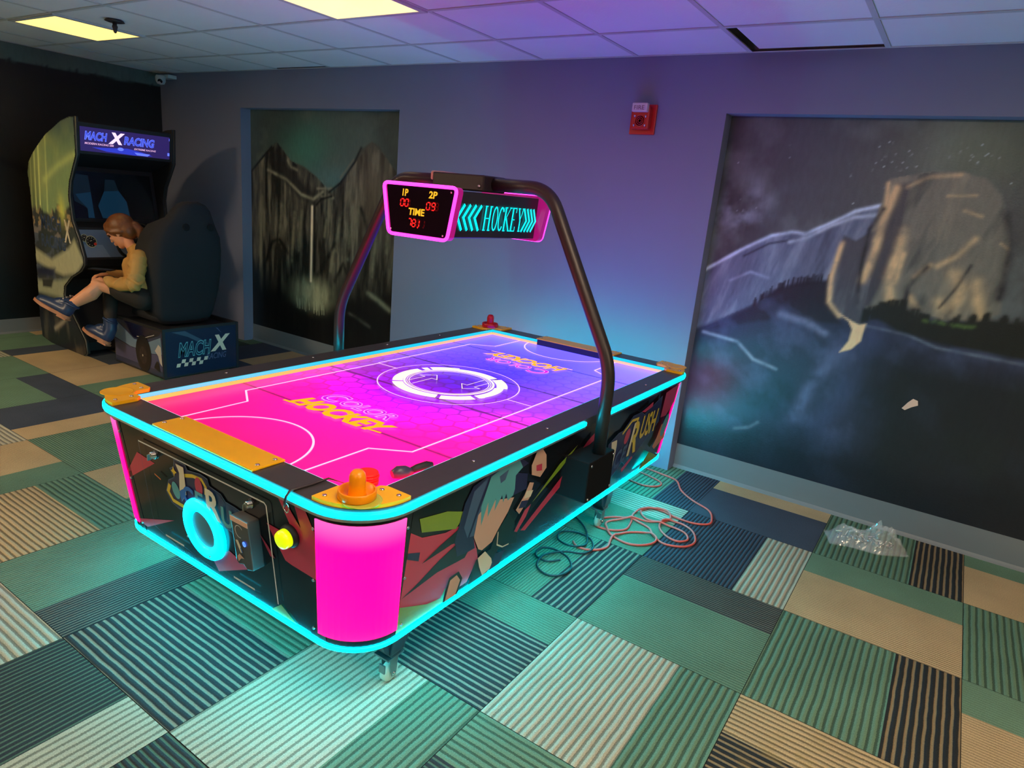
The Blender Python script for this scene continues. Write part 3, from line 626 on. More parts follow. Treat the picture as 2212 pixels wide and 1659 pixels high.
# rim: outer rounded frame with a rectangular opening
def ring_prism(mb, outer, inner, z0, z1, m):
    n = len(outer); vs = [(x, y, z1) for x, y in outer] + [(x, y, z1) for x, y in inner] + [(x, y, z0) for x, y in outer] + [(x, y, z0) for x, y in inner]; fs = []
    for i in range(n):
        j = (i + 1) % n; fs += [(i, j, j + n, i + n), (i + 2 * n, i + 3 * n, j + 3 * n, j + 2 * n), (i, i + 2 * n, j + 2 * n, j), (i + n, j + n, j + 3 * n, i + 3 * n)]
    mb.add(vs, fs, m)
ix0, ix1, iy0, iy1 = TX0 + RW, TX1 - RW, TY0 + RW, TY1 - RW
outer = rrect(TX0 + .004, TX1 - .004, TY0 + .004, TY1 - .004, .172, 12)
def corner_inner():
    pts = []
    for (x, y) in ((ix1, iy0), (ix1, iy1), (ix0, iy1), (ix0, iy0)): pts += [(x, y)] * 13
    return pts
inner = []
q = corner_inner(); c0 = rrect(ix0, ix1, iy0, iy1, .012, 12); inner = c0
mb = MB(); ring_prism(mb, outer, inner, .6645, ZT, M['rail']); rail = mb.build('top_rail', table)
# rail screws
mb = MB()
for y in (1.55, 1.99, 2.47, 2.89):
    for x in (-1.106, 2 * CXM + 1.106): mb.lathe([(.0, 0), (.0065, 0), (.0055, .003), (0, .004)], (x, y, ZT), M['chrome'], seg=12)
build_each(mb, 'screw', rail)
# inner light strip along the rails and the pale cushion under it
def path_rrect(off, r, n=10): return rrect(TX0 + off, TX1 - off, TY0 + off, TY1 - off, r, n)
def band(mb, pts, z0, z1, th, m, closed=True):
    """upright strip following pts, thickness th towards the right of travel"""
    P = [Vector((x, y)) for x, y in pts]; n = len(P); O_, I_ = [], []
    for i, p in enumerate(P):
        a = P[i - 1] if (i or closed) else p; b = P[(i + 1) % n] if (i < n - 1 or closed) else p
        d = (b - a).normalized(); nn = Vector((d.y, -d.x)); O_.append(p + nn * th); I_.append(p)
    rows = [[(q.x, q.y, z) for q in s_] for s_, z in ((I_, z0), (O_, z0), (O_, z1), (I_, z1))]
    vs = [v for r_ in rows for v in r_]; fs = []
    for k in range(4):
        for i in range(n if closed else n - 1):
            j = (i + 1) % n; a = k * n; b = ((k + 1) % 4) * n; fs.append((a + i, a + j, b + j, b + i))
    if not closed: fs += [(0, n, 2 * n, 3 * n), (n - 1, 4 * n - 1, 3 * n - 1, 2 * n - 1)]
    mb.add(vs, fs, m)
cream_m = mat('amber_cushion_glow', rgb(226, 170, 92), .45, emit=rgb(255, 176, 84), strength=.8)  # cushion colour also emits, so the strip stays bright amber
mb = MB()
gx0, gx1 = -1.980, -1.487                                          # goal mouths
for pts in ([(ix0 - .001, iy0), (ix0 - .001, iy1)], [(ix1 + .001, iy1), (ix1 + .001, iy0)], [(ix0, iy1 + .001), (gx0, iy1 + .001)], [(gx1, iy1 + .001), (ix1, iy1 + .001)], [(gx0, iy0 - .001), (ix0, iy0 - .001)], [(ix1, iy0 - .001), (gx1, iy0 - .001)]):
    band(mb, pts, .684, .6985, .005, M['cyan_soft'], False)
build_each(mb, 'inner_light_strip', table)
mb = MB()
for pts in ([(ix0 - .001, iy0), (ix0 - .001, iy1)], [(ix1 + .001, iy1), (ix1 + .001, iy0)], [(ix0, iy1 + .001), (gx0, iy1 + .001)], [(gx1, iy1 + .001), (ix1, iy1 + .001)], [(gx0, iy0 - .001), (ix0, iy0 - .001)], [(ix1, iy0 - .001), (gx1, iy0 - .001)]):
    band(mb, pts, .668, .682, .005, cream_m, False)
build_each(mb, 'cushion_strip', table)
mb = MB()
for y0, y1 in ((iy0 - .004, iy0 + .002), (iy1 - .002, iy1 + .004)): mb.box((gx0, y0, .6675), (gx1, y1, .698), M['matte_black'])
build_each(mb, 'goal_mouth', table)

# playing surface: backlit print
def field():
    nu, nv = 191, 363; c = Canvas(ix0, ix1, iy0, iy1, nu, nv); U, V = c.U, c.V
    ys = [iy0, 1.5, 1.85, 2.234, 2.6, 3.0, iy1]
    cl = [(255, 0, 100), (250, 0, 150), (226, 0, 196), (176, 40, 200), (136, 74, 222), (126, 92, 228), (132, 118, 228)]
    cm = [(255, 0, 128), (240, 0, 180), (214, 0, 226), (112, 10, 196), (92, 56, 226), (106, 84, 240), (130, 112, 236)]
    cr = [(255, 0, 168), (255, 0, 178), (240, 16, 196), (196, 70, 226), (156, 100, 236), (152, 122, 238), (168, 138, 240)]
    t = (U - ix0) / (ix1 - ix0)
    for k in range(3):
        a, b, d = (np.interp(V, ys, [lin((q[k] / 255,) * 1 + (0, 0))[0] for q in s_]) for s_ in (cl, cm, cr))
        wl = np.clip(1 - 2 * t, 0, 1); wr = np.clip(2 * t - 1, 0, 1); wl = wl * wl * (3 - 2 * wl); wr = wr * wr * (3 - 2 * wr)
        c.C[..., k] = a * wl + d * wr + b * (1 - wl - wr)
    # honeycomb
    s_ = .047; q = (2 / 3 * (U - CXM)) / s_; r_ = (-1 / 3 * (U - CXM) + math.sqrt(3) / 3 * (V - CYM)) / s_
    x, z = q, r_; y = -x - z; rx, ry, rz = np.round(x), np.round(y), np.round(z); dx, dy, dz = abs(rx - x), abs(ry - y), abs(rz - z)
    rx = np.where((dx > dy) & (dx > dz), -ry - rz, rx); rz = np.where(~((dx > dy) & (dx > dz)) & (dz >= dy), -rx - ry, rz)
    cx = s_ * 1.5 * rx; cy = s_ * math.sqrt(3) * (rz + rx / 2); du, dv = abs(U - CXM - cx), abs(V - CYM - cy)
    e = np.maximum(dv, du * math.sqrt(3) / 2 + dv / 2) / (s_ * math.sqrt(3) / 2)
    edge = np.clip((e - .84) / .1, 0, 1); vis = np.clip((V - 1.45) / .35, 0, 1) * np.clip((3.15 - V) / .5, 0, 1)
    cell = vnoise(np.round(rx) * .37 + 20, np.round(rz) * .41 + 20, 3.1, 4, 2)
    c.C *= (1 - .24 * edge * vis)[..., None]; c.C *= (1 + .22 * (cell - .5) * vis * (1 - edge))[..., None]
    for y0 in (1.583, 2.042, 2.482, 2.941): c.C *= (1 - .62 * np.exp(-((V - y0) / .008) ** 4))[..., None]      # shadows of the ribs below, painted in as dark seams
    q_ = np.clip((c.C - .5) / .5, 0, 1); c.C = c.C * (1 + 5.8 * q_ * q_ * (3 - 2 * q_))
    m = vcol_mat('backlit_field', rough=.28, strength=L_FIELD, spec=.12)
    o = c.build('playing_surface', lambda u, v: (u, v, ZF), m, table)
    mb = MB(); A = Art(mb, lambda u, v, h: (u, v, ZF + h))
    wl = mat('field_lines', (.1, .1, .1), .4, emit=rgb(255, 196, 232), strength=1.0); cr_ = mat('field_cream', (.1, .1, .1), .4, emit=rgb(255, 226, 208), strength=1.05)
    og = mat('field_orange', (.1, .06, 0), .4, emit=rgb(255, 168, 0), strength=1.0); pk = mat('field_outline', (.1, .1, .1), .4, emit=rgb(255, 150, 240), strength=1.0); mg = mat('field_purple', (.1, 0, .1), .4, emit=rgb(196, 0, 206), strength=1.0)
    W_ = .0075; PX, PY = -1.775, 2.252
    for s1 in (1, -1):
        f = lambda u, v: (PX + (u - PX) * s1, PY + (v - PY) * s1)
        g = lambda pts: [f(u, v) for u, v in pts]
        A.stroke(g([(-2.085, iy0), (-2.095, 1.455), (-2.212, 1.53), (-2.213, PY)]), W_, wl)
        A.stroke(g([(-1.452, iy0), (-1.455, 1.45), (-1.338, 1.53), (-1.337, PY)]), W_, wl)
        A.stroke(g([(PX + .265 * math.cos(t), iy0 - .01 + .285 * math.sin(t)) for t in np.linspace(.05, PI - .05, 40)]), W_, wl)
        A.stroke(g([(-2.213, PY), (-2.09, PY)]), W_ * .8, wl)
    A.stroke([(PX + .315 * math.cos(t), PY + .315 * math.sin(t)) for t in np.linspace(0, 2 * PI, 72)[:-1]], .005, wl, True)
    cx, cy = PX, PY
    # toothed ring, thick and thin pieces
    def arc(r0, r1, a0, a1, m):
        n = max(4, int((a1 - a0) / 5)); o_ = [(cx + r1 * math.cos(math.radians(a0 + (a1 - a0) * k / n)), cy + r1 * math.sin(math.radians(a0 + (a1 - a0) * k / n))) for k in range(n + 1)]
        i_ = [(cx + r0 * math.cos(math.radians(a0 + (a1 - a0) * k / n)), cy + r0 * math.sin(math.radians(a0 + (a1 - a0) * k / n))) for k in range(n + 1)]
        A.poly(o_ + i_[::-1], m)
    for a0, a1, r0, r1 in ((-20, 28, .205, .246), (28, 62, .213, .262), (66, 118, .21, .25), (118, 150, .218, .262), (153, 160, .218, .258), (166, 224, .205, .25), (228, 296, .205, .252), (300, 334, .212, .262), (340, 345, .218, .258)): arc(r0, r1, a0, a1, cr_)
    for r_, w_ in ((.178, .0035), (.187, .0035), (.198, .010)):
        A.stroke([(cx + r_ * math.cos(t), cy + r_ * math.sin(t)) for t in np.linspace(0, 2 * PI, 72)[:-1]], w_, cr_, True)
    for s1 in (1, -1):
        f = lambda p: [(cx + u * s1, cy + v * s1) for u, v in p]
        A.stroke(f([(-.13, -.125), (-.125, -.02), (-.155, -.02), (-.105, .04), (-.055, -.02), (-.085, -.02), (-.085, -.15)]), .0035, cr_)
    def words(s1):
        def fn2(u, v, h): return (PX + (u - PX) * s1, PY + (v - PY) * s1, ZF + .0022 + h)
        B = Art(mb, fn2)
        col = pk if s1 > 0 else pk
        B.text('C', -1.965, 1.672, .10, .105, pk, bold=.035, shear=.25); B.text('C', -1.961, 1.676, .092, .097, mg, bold=.0, shear=.25)
        B.text('OLOR', -1.862, 1.678, .262, .078, pk, bold=.04, shear=.25); B.text('OLOR', -1.858, 1.682, .254, .070, mg, bold=-.005, shear=.25)
        B.text('HOCKEY', -2.0, 1.553, .48, .105, og, bold=.052, shear=.3)
        B.stroke([(-2.02, 1.558), (-1.94, 1.566)], .012, og); B.stroke([(-1.6, 1.566), (-1.52, 1.572)], .010, og)
    words(1); words(-1)
    mb.build('field_lines', o, fix=False)
field()

# outer light strips
def strip_path(off, r, gap0, gap1):
    """two open paths leaving a gap beside the posts on each long side"""
    full = path_rrect(off, r, 12)                                    # starts bottom right corner, goes up the right side
    k = 13
    lower = full[3 * k:] + full[:k]                                   # bottom-left corner, bottom-right corner
    upper = full[k:3 * k]
    xr, xl = TX1 - off, TX0 + off
    return ([(xl, gap0)] + lower + [(xr, gap0)], [(xr, gap1)] + upper + [(xl, gap1)])
mb = MB()
for p in strip_path(.004, .172, 2.20, 2.362): band(mb, p, .6750, .6905, .007, M['cyan'], False)
ls = build_each(mb, 'upper_light_strip', table, bevel=.003)[0]
mb = MB()
for p in strip_path(.004, .172, 2.20, 2.362): band(mb, p, .664, .672, .004, M['steel'], False)
build_each(mb, 'strip_channel', ls)
mb = MB(); k = (.68 - .228) * .1111
pts = rrect(2 * CXM + 1.07 + k, -1.07 - k, 1.05 + k, 2 * CYM - 1.05 - k, .15, 12)
band(mb, pts, .2235, .2365, .008, M['cyan_low']); mb.build('lower_light_strip', table, bevel=.003)

# corner pads (raised yellow covers with a striker dish) and goal plates
def pad(sx, sy, name):
    f = lambda u, v: (CXM + (u) * sx, CYM + (v) * sy)
    a, b = (TX1 - TX0) / 2 - .006, (TY1 - TY0) / 2 - .006; r = .168; L = .178
    arc = [(a - r + r * math.cos(t), b - r + r * math.sin(t)) for t in np.linspace(0, PI / 2, 14)]
    poly = [(a, b - L)] + arc + [(a - L, b), (a - L, b - .085), (a - L + .012, b - .101), (a - .120, b - .103), (a - .103, b - .120), (a - .101, b - L + .012), (a - .085, b - L)]
    if sx * sy < 0: poly = poly[::-1]
    mb = MB(); mb.prism([f(u, v) for u, v in poly], lambda u, v, d: (u, v, ZT + d), M['yellow'], d0=.0003, d1=.012)
    o = mb.build('corner_pad', table, bevel=.0025)
    mb = MB(); ccx, ccy = f(a - .070, b - .070)
    mb.lathe([(.052, .0), (.052, .0012), (.048, .0016), (.045, .0008), (.0, .0008)], (ccx, ccy, ZT + .0122), mat('pad_dish', rgb(190, 196, 70), .3) if (sx > 0 and sy < 0) else M['yellow'], seg=32)
    mb.build('striker_dish', o)
    mb = MB()
    for u, v in ((a - .022, b - .155), (a - .078, b - .150), (a - .150, b - .078), (a - .155, b - .022)):
        x, y = f(u, v); mb.lathe([(.0, 0), (.007, 0), (.006, .003), (0, .0045)], (x, y, ZT + .012), M['chrome'], seg=14)
    build_each(mb, 'screw', o); return o
for sx in (1, -1):
    for sy in (1, -1): pad(sx, sy, '')
for s_ in (1, -1):
    mb = MB(); y0, y1 = (TY0 + .004, iy0 + .004) if s_ > 0 else (iy1 - .004, TY1 - .004)
    mb.box((gx0 - .006, y0, ZT + .0003), (gx1 + .006, y1, ZT + .007), M['yellow']); o = mb.build('goal_plate', table, bevel=.002)
    mb = MB()
    for x in (gx0 + .012, gx1 - .012):
        for y in (y0 + .03, y1 - .022): mb.lathe([(.0, 0), (.0075, 0), (.006, .003), (0, .0045)], (x, y, ZT + .007), M['chrome'], seg=14)
    build_each(mb, 'screw', o)

# glowing pink corner panels
def pink_material():
    m = bpy.data.materials.new('pink_corner_light'); m.use_nodes = True; nt = m.node_tree; b = nt.nodes['Principled BSDF']
    b.inputs['Base Color'].default_value = (.03, .0, .01, 1); b.inputs['Roughness'].default_value = .5; b.inputs['Specular IOR Level'].default_value = .15
    ge = nt.nodes.new('ShaderNodeNewGeometry'); sp = nt.nodes.new('ShaderNodeSeparateXYZ'); nt.links.new(ge.outputs['Position'], sp.inputs[0])
    mr = nt.nodes.new('ShaderNodeMapRange'); mr.interpolation_type = 'SMOOTHERSTEP'; mr.inputs['From Min'].default_value = .55; mr.inputs['From Max'].default_value = .665; nt.links.new(sp.outputs['Z'], mr.inputs['Value'])
    mx = nt.nodes.new('ShaderNodeMix'); mx.data_type = 'RGBA'; nt.links.new(mr.outputs[0], mx.inputs[0]); mx.inputs[6].default_value = (2.0, .0, .31, 1); mx.inputs[7].default_value = (1.1, .10, .42, 1)
    nt.links.new(mx.outputs[2], b.inputs['Emission Color']); b.inputs['Emission Strength'].default_value = L_PINK * .55
    return m
pink_m = pink_material()
def corner_panel(sx, sy):
    def outline(z, off, n=14):
        k = (.68 - z) * .1111; a = (TX1 - TX0) / 2 - .0145 - k + off; b = CYM - 1.05 - k + off; r = .165 - k * .3 + off
        arc = [(a - r + r * math.cos(t), b - r + r * math.sin(t)) for t in np.linspace(0, PI / 2, n)]
        return a, b, arc
    def surf(z0, z1, off, ext, m, name, parent, th):
        mb = MB(); rows = []
        for z in np.linspace(z0, z1, 8):
            a, b, arc = outline(z, off); p = [(a, b - .165 - ext)] + arc + [(a - .165 - ext, b)]
            a2, b2, arc2 = outline(z, off - th); p2 = [(a2, b - .165 - ext)] + arc2 + [(a - .165 - ext, b2)]
            loop = p + p2[::-1]; rows.append([(CXM + u * sx, CYM + v * sy, float(z)) for u, v in loop])
        mb.rings(rows, m, closed=True, cap=True); return mb.build(name, parent)
    fr = surf(.232, .662, .002, .020, M['gloss_black'], 'corner_frame', table, .006)
    p = surf(.262, .645, .0045, -.012, pink_m, 'corner_light_panel', table, .005)
    mb = MB()
    for z in (.27, .44, .61):
        a, b, arc = outline(z, .003); 
        for (u, v, ax) in ((a, b - .165 - .008, (sx, 0, 0)), (a - .165 - .008, b, (0, sy, 0))): mb.lathe([(0, 0), (.005, 0), (.004, .003), (0, .003)], (CXM + u * sx, CYM + v * sy, z), M['steel'], axis=ax, seg=10)
    build_each(mb, 'screw', fr)
for sx in (1, -1):
    for sy in (1, -1): corner_panel(sx, sy)

# printed end panel with coin door
def near_panel():
    mb = MB(); A = Art(mb, face_near)
    x0, x1 = -2.235, -1.239
    mb.prism([(x0, .243), (x1, .243), (x1, .662), (x0, .662)], face_near, M['gloss_black'], d0=-.002, d1=.001); A.k = 4
    A.poly([(-2.232, .43), (-2.232, .455), (-2.133, .561), (-2.027, .552)], M['red_art']); A.poly([(-2.232, .27), (-2.19, .284), (-1.963, .362), (-2.158, .262)], M['red_art'])
    A.poly([(-1.764, .301), (-1.661, .370), (-1.565, .344), (-1.736, .262)], M['red_art'])
    A.poly([(-1.45, .55), (-1.384, .548), (-1.345, .585), (-1.385, .655), (-1.36, .658), (-1.300, .590), (-1.318, .655), (-1.275, .655), (-1.245, .60), (-1.245, .499), (-1.245, .445), (-1.353, .45), (-1.382, .454)], M['red_art'])
    A.poly([(-1.49, .50), (-1.455, .47), (-1.43, .44), (-1.45, .44)], M['red_art'])
    A.poly([(-1.475, .244), (-1.425, .283), (-1.36, .244)], M['green_art'])
    # lettering badge
    out = [(-1.896, .607), (-1.834, .607), (-1.826, .592), (-1.756, .602), (-1.722, .597), (-1.716, .575), (-1.66, .567), (-1.64, .548), (-1.595, .546), (-1.49, .53), (-1.49, .455), (-1.62, .45), (-1.70, .455), (-1.87, .437), (-1.913, .426), (-1.955, .436), (-1.976, .47), (-1.95, .518), (-1.912, .54), (-1.93, .566), (-1.905, .580)]
    A.poly(out, M['ink']); A.stroke(out, .0035, M['slate_art'], True); A.poly([(u * .97 + CXM * .03 - .003, v * .96 + .02) for u, v in out], M['navy_art'])
    ring = [(-1.80 + .115 * math.cos(t) * math.cos(.5) - .062 * math.sin(t) * math.sin(.5), .518 + .105 * math.cos(t) * math.sin(.5) * .4 + .072 * math.sin(t)) for t in np.linspace(0, 2 * PI, 40)[:-1]]
    A.stroke([(-1.855, .566), (-1.80, .582), (-1.752, .585), (-1.735, .565), (-1.742, .535)], .012, M['yellow_art']); A.stroke([(-1.945, .505), (-1.962, .475), (-1.94, .448), (-1.88, .446)], .014, M['yellow_art'])
    A.ell(-1.912, .494, .021, .030, M['teal_art'], .2); A.ell(-1.772, .555, .020, .032, M['red_art'], -.1)
    st = [(-1.904, .583), (-1.899, .57), (-1.888, .565), (-1.9, .558), (-1.906, .545), (-1.911, .558), (-1.922, .563), (-1.91, .57)]; A.poly(st, M['yellow_art'])
    A.poly([(-1.886, .598), (-1.842, .598), (-1.850, .50), (-1.884, .463), (-1.888, .50), (-1.872, .57)], M['cream_art']); A.poly([(-1.851, .505), (-1.884, .463), (-1.888, .50), (-1.866, .515)], M['blue_art'])
    A.text('C', -1.868, .463, .060, .072, M['blue_art'], bold=.03, shear=.1); A.text('E', -1.802, .478, .048, .058, M['teal_art'], bold=.03, shear=.1)
    A.text('R', -1.742, .465, .072, .100, M['cream_art'], bold=.03, shear=.08); A.text('USH', -1.665, .462, .155, .068, M['teal_art'], bold=.03, shear=.08)
    # door outline
    A.stroke([(-2.092, .617), (-1.441, .620), (-1.433, .613), (-1.430, .285)], .005, M['white_line']); A.stroke([(-2.092, .617), (-2.088, .30), (-1.93, .258)], .0012, M['slate_art']); A.stroke([(-1.92, .285), (-1.64, .255), (-1.54, .262)], .0012, M['slate_art'])
    A.stroke([(-2.02, .288), (-1.911, .288)], .007, M['white_line']); A.stroke([(-1.641, .288), (-1.537, .288)], .007, M['white_line']); A.stroke([(-2.02, .52), (-1.985, .51)], .005, M['orange_art'])
    pn = mb.build('end_panel', table, fix=False)
    # locks
    for x, z in ((-2.018, .586), (-1.519, .585)):
        p = Vector(face_near(x, z, 0)); l = MB(); l.lathe([(.0, 0), (.015, 0), (.015, .006), (.011, .008), (.011, .016), (.007, .018), (0, .018)], p, M['chrome'], axis=(0, -1, .1), seg=20); l.box((p.x - .0015, p.y - .026, p.z - .014), (p.x + .0015, p.y - .014, p.z + .006), M['steel']); l.build('lock', pn)
    # glowing ring round the puck outlet, with a dark scooped hole
    c = Vector(face_near(-1.779, .402, .001)); ax = Vector((0, -1, -.11)); mbr = MB()
    mbr.lathe([(.062, -.004), (.062, .008), (.068, .016), (.098, .016), (.105, .010), (.107, .0), (.062, -.004)], c, M['cyan_ring'], axis=ax, seg=48); rg = mbr.build('glowing_ring', pn)
    h = MB(); h.lathe([(.0625, .006), (.056, .004), (.054, -.0005), (.0, -.0005)], c, mat('outlet_cup', (.06, .12, .13), .35), axis=ax, seg=40); cup = h.build('puck_outlet', pn)
    h = MB(); u_ = [(.042 * math.cos(t) + .004, .042 * math.sin(t)) for t in np.linspace(-.35, PI + .35, 24)]
    h.prism(u_, lambda a, b, d: (c.x + a, c.y - d, c.z + b), M['matte_black'], d0=.0015, d1=.0035); h.build('outlet_opening', cup)
    s_ = MB()
    for t in (.5, 2.0, 3.7, 5.3): s_.lathe([(0, 0), (.004, 0), (.003, .003), (0, .003)], c + ax.normalized() * .0165 + Vector((math.cos(t) * .085, 0, math.sin(t) * .085)), M['steel'], axis=ax, seg=10)
    build_each(s_, 'screw', rg)
    # coin box
    cb = MB(); cmat = mat('coin_box_grey', (.14, .13, .13), .4, .6)
    p = lambda u, z, h: face_near(u, z, h)
    cb.prism([(-1.567, .395), (-1.552, .385), (-1.532, .392), (-1.516, .378), (-1.487, .388), (-1.487, .548), (-1.567, .548)], p, cmat, d0=0, d1=.040); cbx = cb.build('coin_box', pn, bevel=.004)
    cb = MB(); cb.prism([(-1.566, .531), (-1.488, .531), (-1.488, .547), (-1.566, .547)], p, mat('coin_box_label', rgb(236, 186, 160), .4), d0=.0395, d1=.0412); cb.build('label_strip', cbx)
    cb = MB(); B = Art(cb, lambda u, v, h: face_near(u, v, .0403 + h)); B.stroke([(-1.53 + .018 * math.cos(t), .505 + .020 * math.sin(t)) for t in np.linspace(.6, 5, 16)], .0025, M['white_line'])
    B.poly([(-1.553, .470), (-1.541, .474), (-1.523, .437), (-1.535, .433)], M['cream_art']); B.poly([(-1.535, .45), (-1.530, .452), (-1.523, .437), (-1.528, .435)], M['blue_art']); B.poly([(-1.553, .415), (-1.54, .428), (-1.52, .418), (-1.535, .414), (-1.55, .398)], M['peach_art']); cb.build('coin_slot', cbx, fix=False)
    cb = MB(); B = Art(cb, lambda u, v, h: face_near(u, v, .0412 + h)); bl = mat('blue_display', (0, 0, .05), .3, emit=(.05, .15, 1), strength=3); B.stroke([(-1.512 + .006 * math.cos(t), .470 + .007 * math.sin(t)) for t in np.linspace(0, 2 * PI, 10)[:-1]], .003, bl, True); B.text('8', -1.515, .465, .006, .010, bl); cb.build('counter_display', cbx, fix=False)
    # lit start button
    c = Vector(face_near(-1.343, .553, .001)); b_ = MB(); b_.lathe([(.0, 0), (.034, 0), (.034, .012), (.030, .018), (0, .018)], c, M['matte_black'], axis=(0, -1, -.1), seg=30); bb = b_.build('button_bezel', pn)
    b_ = MB(); b_.lathe([(.027, .0), (.027, .014), (.024, .022), (.014, .026), (0, .027)], c + Vector((0, -.017, -.002)), mat('lime_button', rgb(190, 214, 10), .3, emit=rgb(206, 230, 0), strength=.75), axis=(0, -1, -.1), seg=30); b_.build('push_button', bb)
near_panel()

# printed long side panel
def side_panel():
    mb = MB(); A = Art(mb, face_right, .0003); mb.prism([(1.245, .243), (3.225, .243), (3.225, .662), (1.245, .662)], face_right, M['gloss_black'], d0=-.002, d1=.001); A.k = 6
    A.poly([(1.246, .335), (1.246, .585), (1.30, .548), (1.409, .519), (1.49, .515), (1.56, .45), (1.60, .38), (1.618, .336), (1.577, .262), (1.444, .262), (1.36, .285)], M['red_art'])
    A.poly([(1.275, .618), (1.40, .595), (1.50, .557), (1.46, .512), (1.36, .545), (1.294, .567)], M['green_art']); A.poly([(1.246, .246), (1.246, .338), (1.374, .283), (1.44, .27), (1.458, .298), (1.50, .246)], M['green_art'])
    A.poly([(1.246, .52), (1.30, .50), (1.30, .47), (1.246, .50)], M['navy_art'])
    A.poly([(1.246, .367), (1.314, .390), (1.392, .425), (1.47, .450), (1.563, .41), (1.536, .375), (1.4, .385)], M['ink']); A.poly([(1.315, .454), (1.384, .481), (1.487, .51), (1.528, .446), (1.45, .462)], M['ink'])
    # loose shards of blue and teal, a warm patch and slivers: a plain abstract print
    A.poly([(1.463, .466), (1.483, .592), (1.512, .640), (1.59, .655), (1.778, .655), (1.827, .624), (1.753, .611), (1.836, .581), (1.851, .517), (1.77, .52), (1.736, .508), (1.604, .520), (1.579, .496), (1.566, .438), (1.585, .390), (1.534, .393), (1.49, .40)], M['navy_art'])
    A.poly([(1.50, .50), (1.52, .62), (1.59, .65), (1.56, .56), (1.53, .45)], M['slate_art']); A.poly([(1.54, .45), (1.57, .55), (1.59, .60), (1.60, .52), (1.58, .44)], M['slate_art'])
    A.poly([(1.567, .52), (1.62, .552), (1.70, .53), (1.773, .511), (1.751, .462), (1.705, .405), (1.684, .372), (1.63, .362), (1.606, .377), (1.566, .438)], M['peach_art'])
    A.poly([(1.575, .545), (1.588, .60), (1.60, .645), (1.66, .658), (1.76, .655), (1.79, .62), (1.753, .601), (1.766, .545), (1.763, .523), (1.733, .512), (1.715, .545), (1.705, .515), (1.690, .548), (1.66, .50), (1.655, .548), (1.625, .49), (1.612, .55), (1.595, .47)], M['teal_art'])
    A.poly([(1.65, .63), (1.70, .64), (1.69, .605), (1.665, .60)], M['slate_art'])
    A.poly([(1.705, .405), (1.754, .455), (1.808, .406), (1.864, .290), (1.74, .331), (1.69, .247), (1.585, .247), (1.59, .30), (1.605, .337), (1.682, .345)], M['ink']); A.poly([(1.612, .340), (1.65, .35), (1.70, .30), (1.72, .26), (1.66, .25), (1.63, .30)], M['cream_art'])
    A.stroke([(1.71, .40), (1.72, .345), (1.76, .32), (1.80, .315)], .005, M['cream_art']); A.poly([(1.72, .31), (1.78, .30), (1.76, .25), (1.70, .25)], M['navy_art'])
    A.poly([(1.863, .655), (1.90, .66), (1.939, .624), (1.961, .567), (1.928, .539), (1.861, .569), (1.846, .610)], M['peach_art']); A.poly([(1.88, .60), (1.92, .595), (1.93, .565), (1.89, .575)], M['red_art'])
    A.poly([(1.857, .541), (1.888, .530), (1.881, .473), (1.829, .424), (1.799, .452), (1.838, .497)], M['peach_art']); A.poly([(1.848, .510), (1.895, .498), (1.885, .475), (1.838, .482)], M['cream_art']); A.poly([(1.825, .478), (1.875, .465), (1.862, .44), (1.815, .452)], M['navy_art'])
    A.poly([(2.183, .597), (2.084, .529), (1.905, .443), (2.059, .55)], M['green_art']); A.poly([(2.145, .510), (2.153, .462), (1.895, .332), (1.862, .345)], M['red_art']); A.poly([(1.899, .441), (1.88, .396), (1.837, .349), (1.816, .360), (1.861, .429)], M['red_art'])
    A.poly([(1.448, .250), (1.450, .29), (1.461, .338), (1.508, .340), (1.536, .301), (1.522, .247)], M['ink']); A.poly([(1.458, .252), (1.468, .325), (1.50, .330), (1.524, .30), (1.512, .25)], M['peach_art'])
    A.poly([(2.208, .551), (2.265, .594), (2.313, .614), (2.323, .578)], M['red_art']); A.poly([(2.448, .510), (2.53, .475), (2.457, .476)], M['blue_art'])
    # lettering badge at the far end
    out = [(2.545, .285), (2.49, .514), (2.571, .545), (2.62, .545), (2.699, .598), (2.79, .596), (2.84, .575), (3.028, .630), (3.066, .484), (2.85, .366), (2.76, .330), (2.70, .372), (2.64, .33)]
    A.poly(out, M['navy_art']); A.stroke(out, .003, M['slate_art'], True)
    A.stroke([(2.62, .53), (2.70, .575), (2.77, .57), (2.76, .52)], .014, M['yellow_art']); A.ell(2.684, .503, .027, .038, M['red_art'], -.1)
    A.poly([(2.515, .518), (2.572, .515), (2.585, .48), (2.60, .33), (2.56, .305), (2.545, .45)], M['cream_art']); A.text('C', 2.602, .355, .062, .095, M['slate_art'], bold=.03, shear=.05); A.text('E', 2.67, .375, .048, .08, M['slate_art'], bold=.03, shear=.05)
    A.text('R', 2.735, .385, .10, .172, M['yellow_art'], bold=.03, shear=.0); A.text('USH', 2.835, .445, .185, .125, M['yellow_art'], bold=.025, shear=.0); A.text('I', 2.733, .39, .02, .165, M['cream_art'])
    A.poly([(2.787, .600), (2.909, .625), (2.915, .600), (2.83, .588)], M['red_art']); A.poly([(3.06, .64), (3.20, .655), (3.224, .655), (3.224, .56), (3.146, .5), (3.074, .505)], M['red_art'])
    A.poly([(3.12, .455), (3.182, .464), (3.219, .359), (3.107, .322), (3.069, .347), (3.099, .386)], M['orange_art']); A.ell(3.175, .44, .038, .062, M['teal_art'], -.2)
    A.poly([(3.038, .327), (3.193, .259), (2.937, .246)], M['green_art']); A.poly([(2.799, .373), (2.817, .359), (2.723, .31), (2.702, .332)], M['red_art'])
    A.stroke([(2.05, .27), (2.12, .262)], .0015, M['slate_art'])
    mb.build('side_panel', table, fix=False)
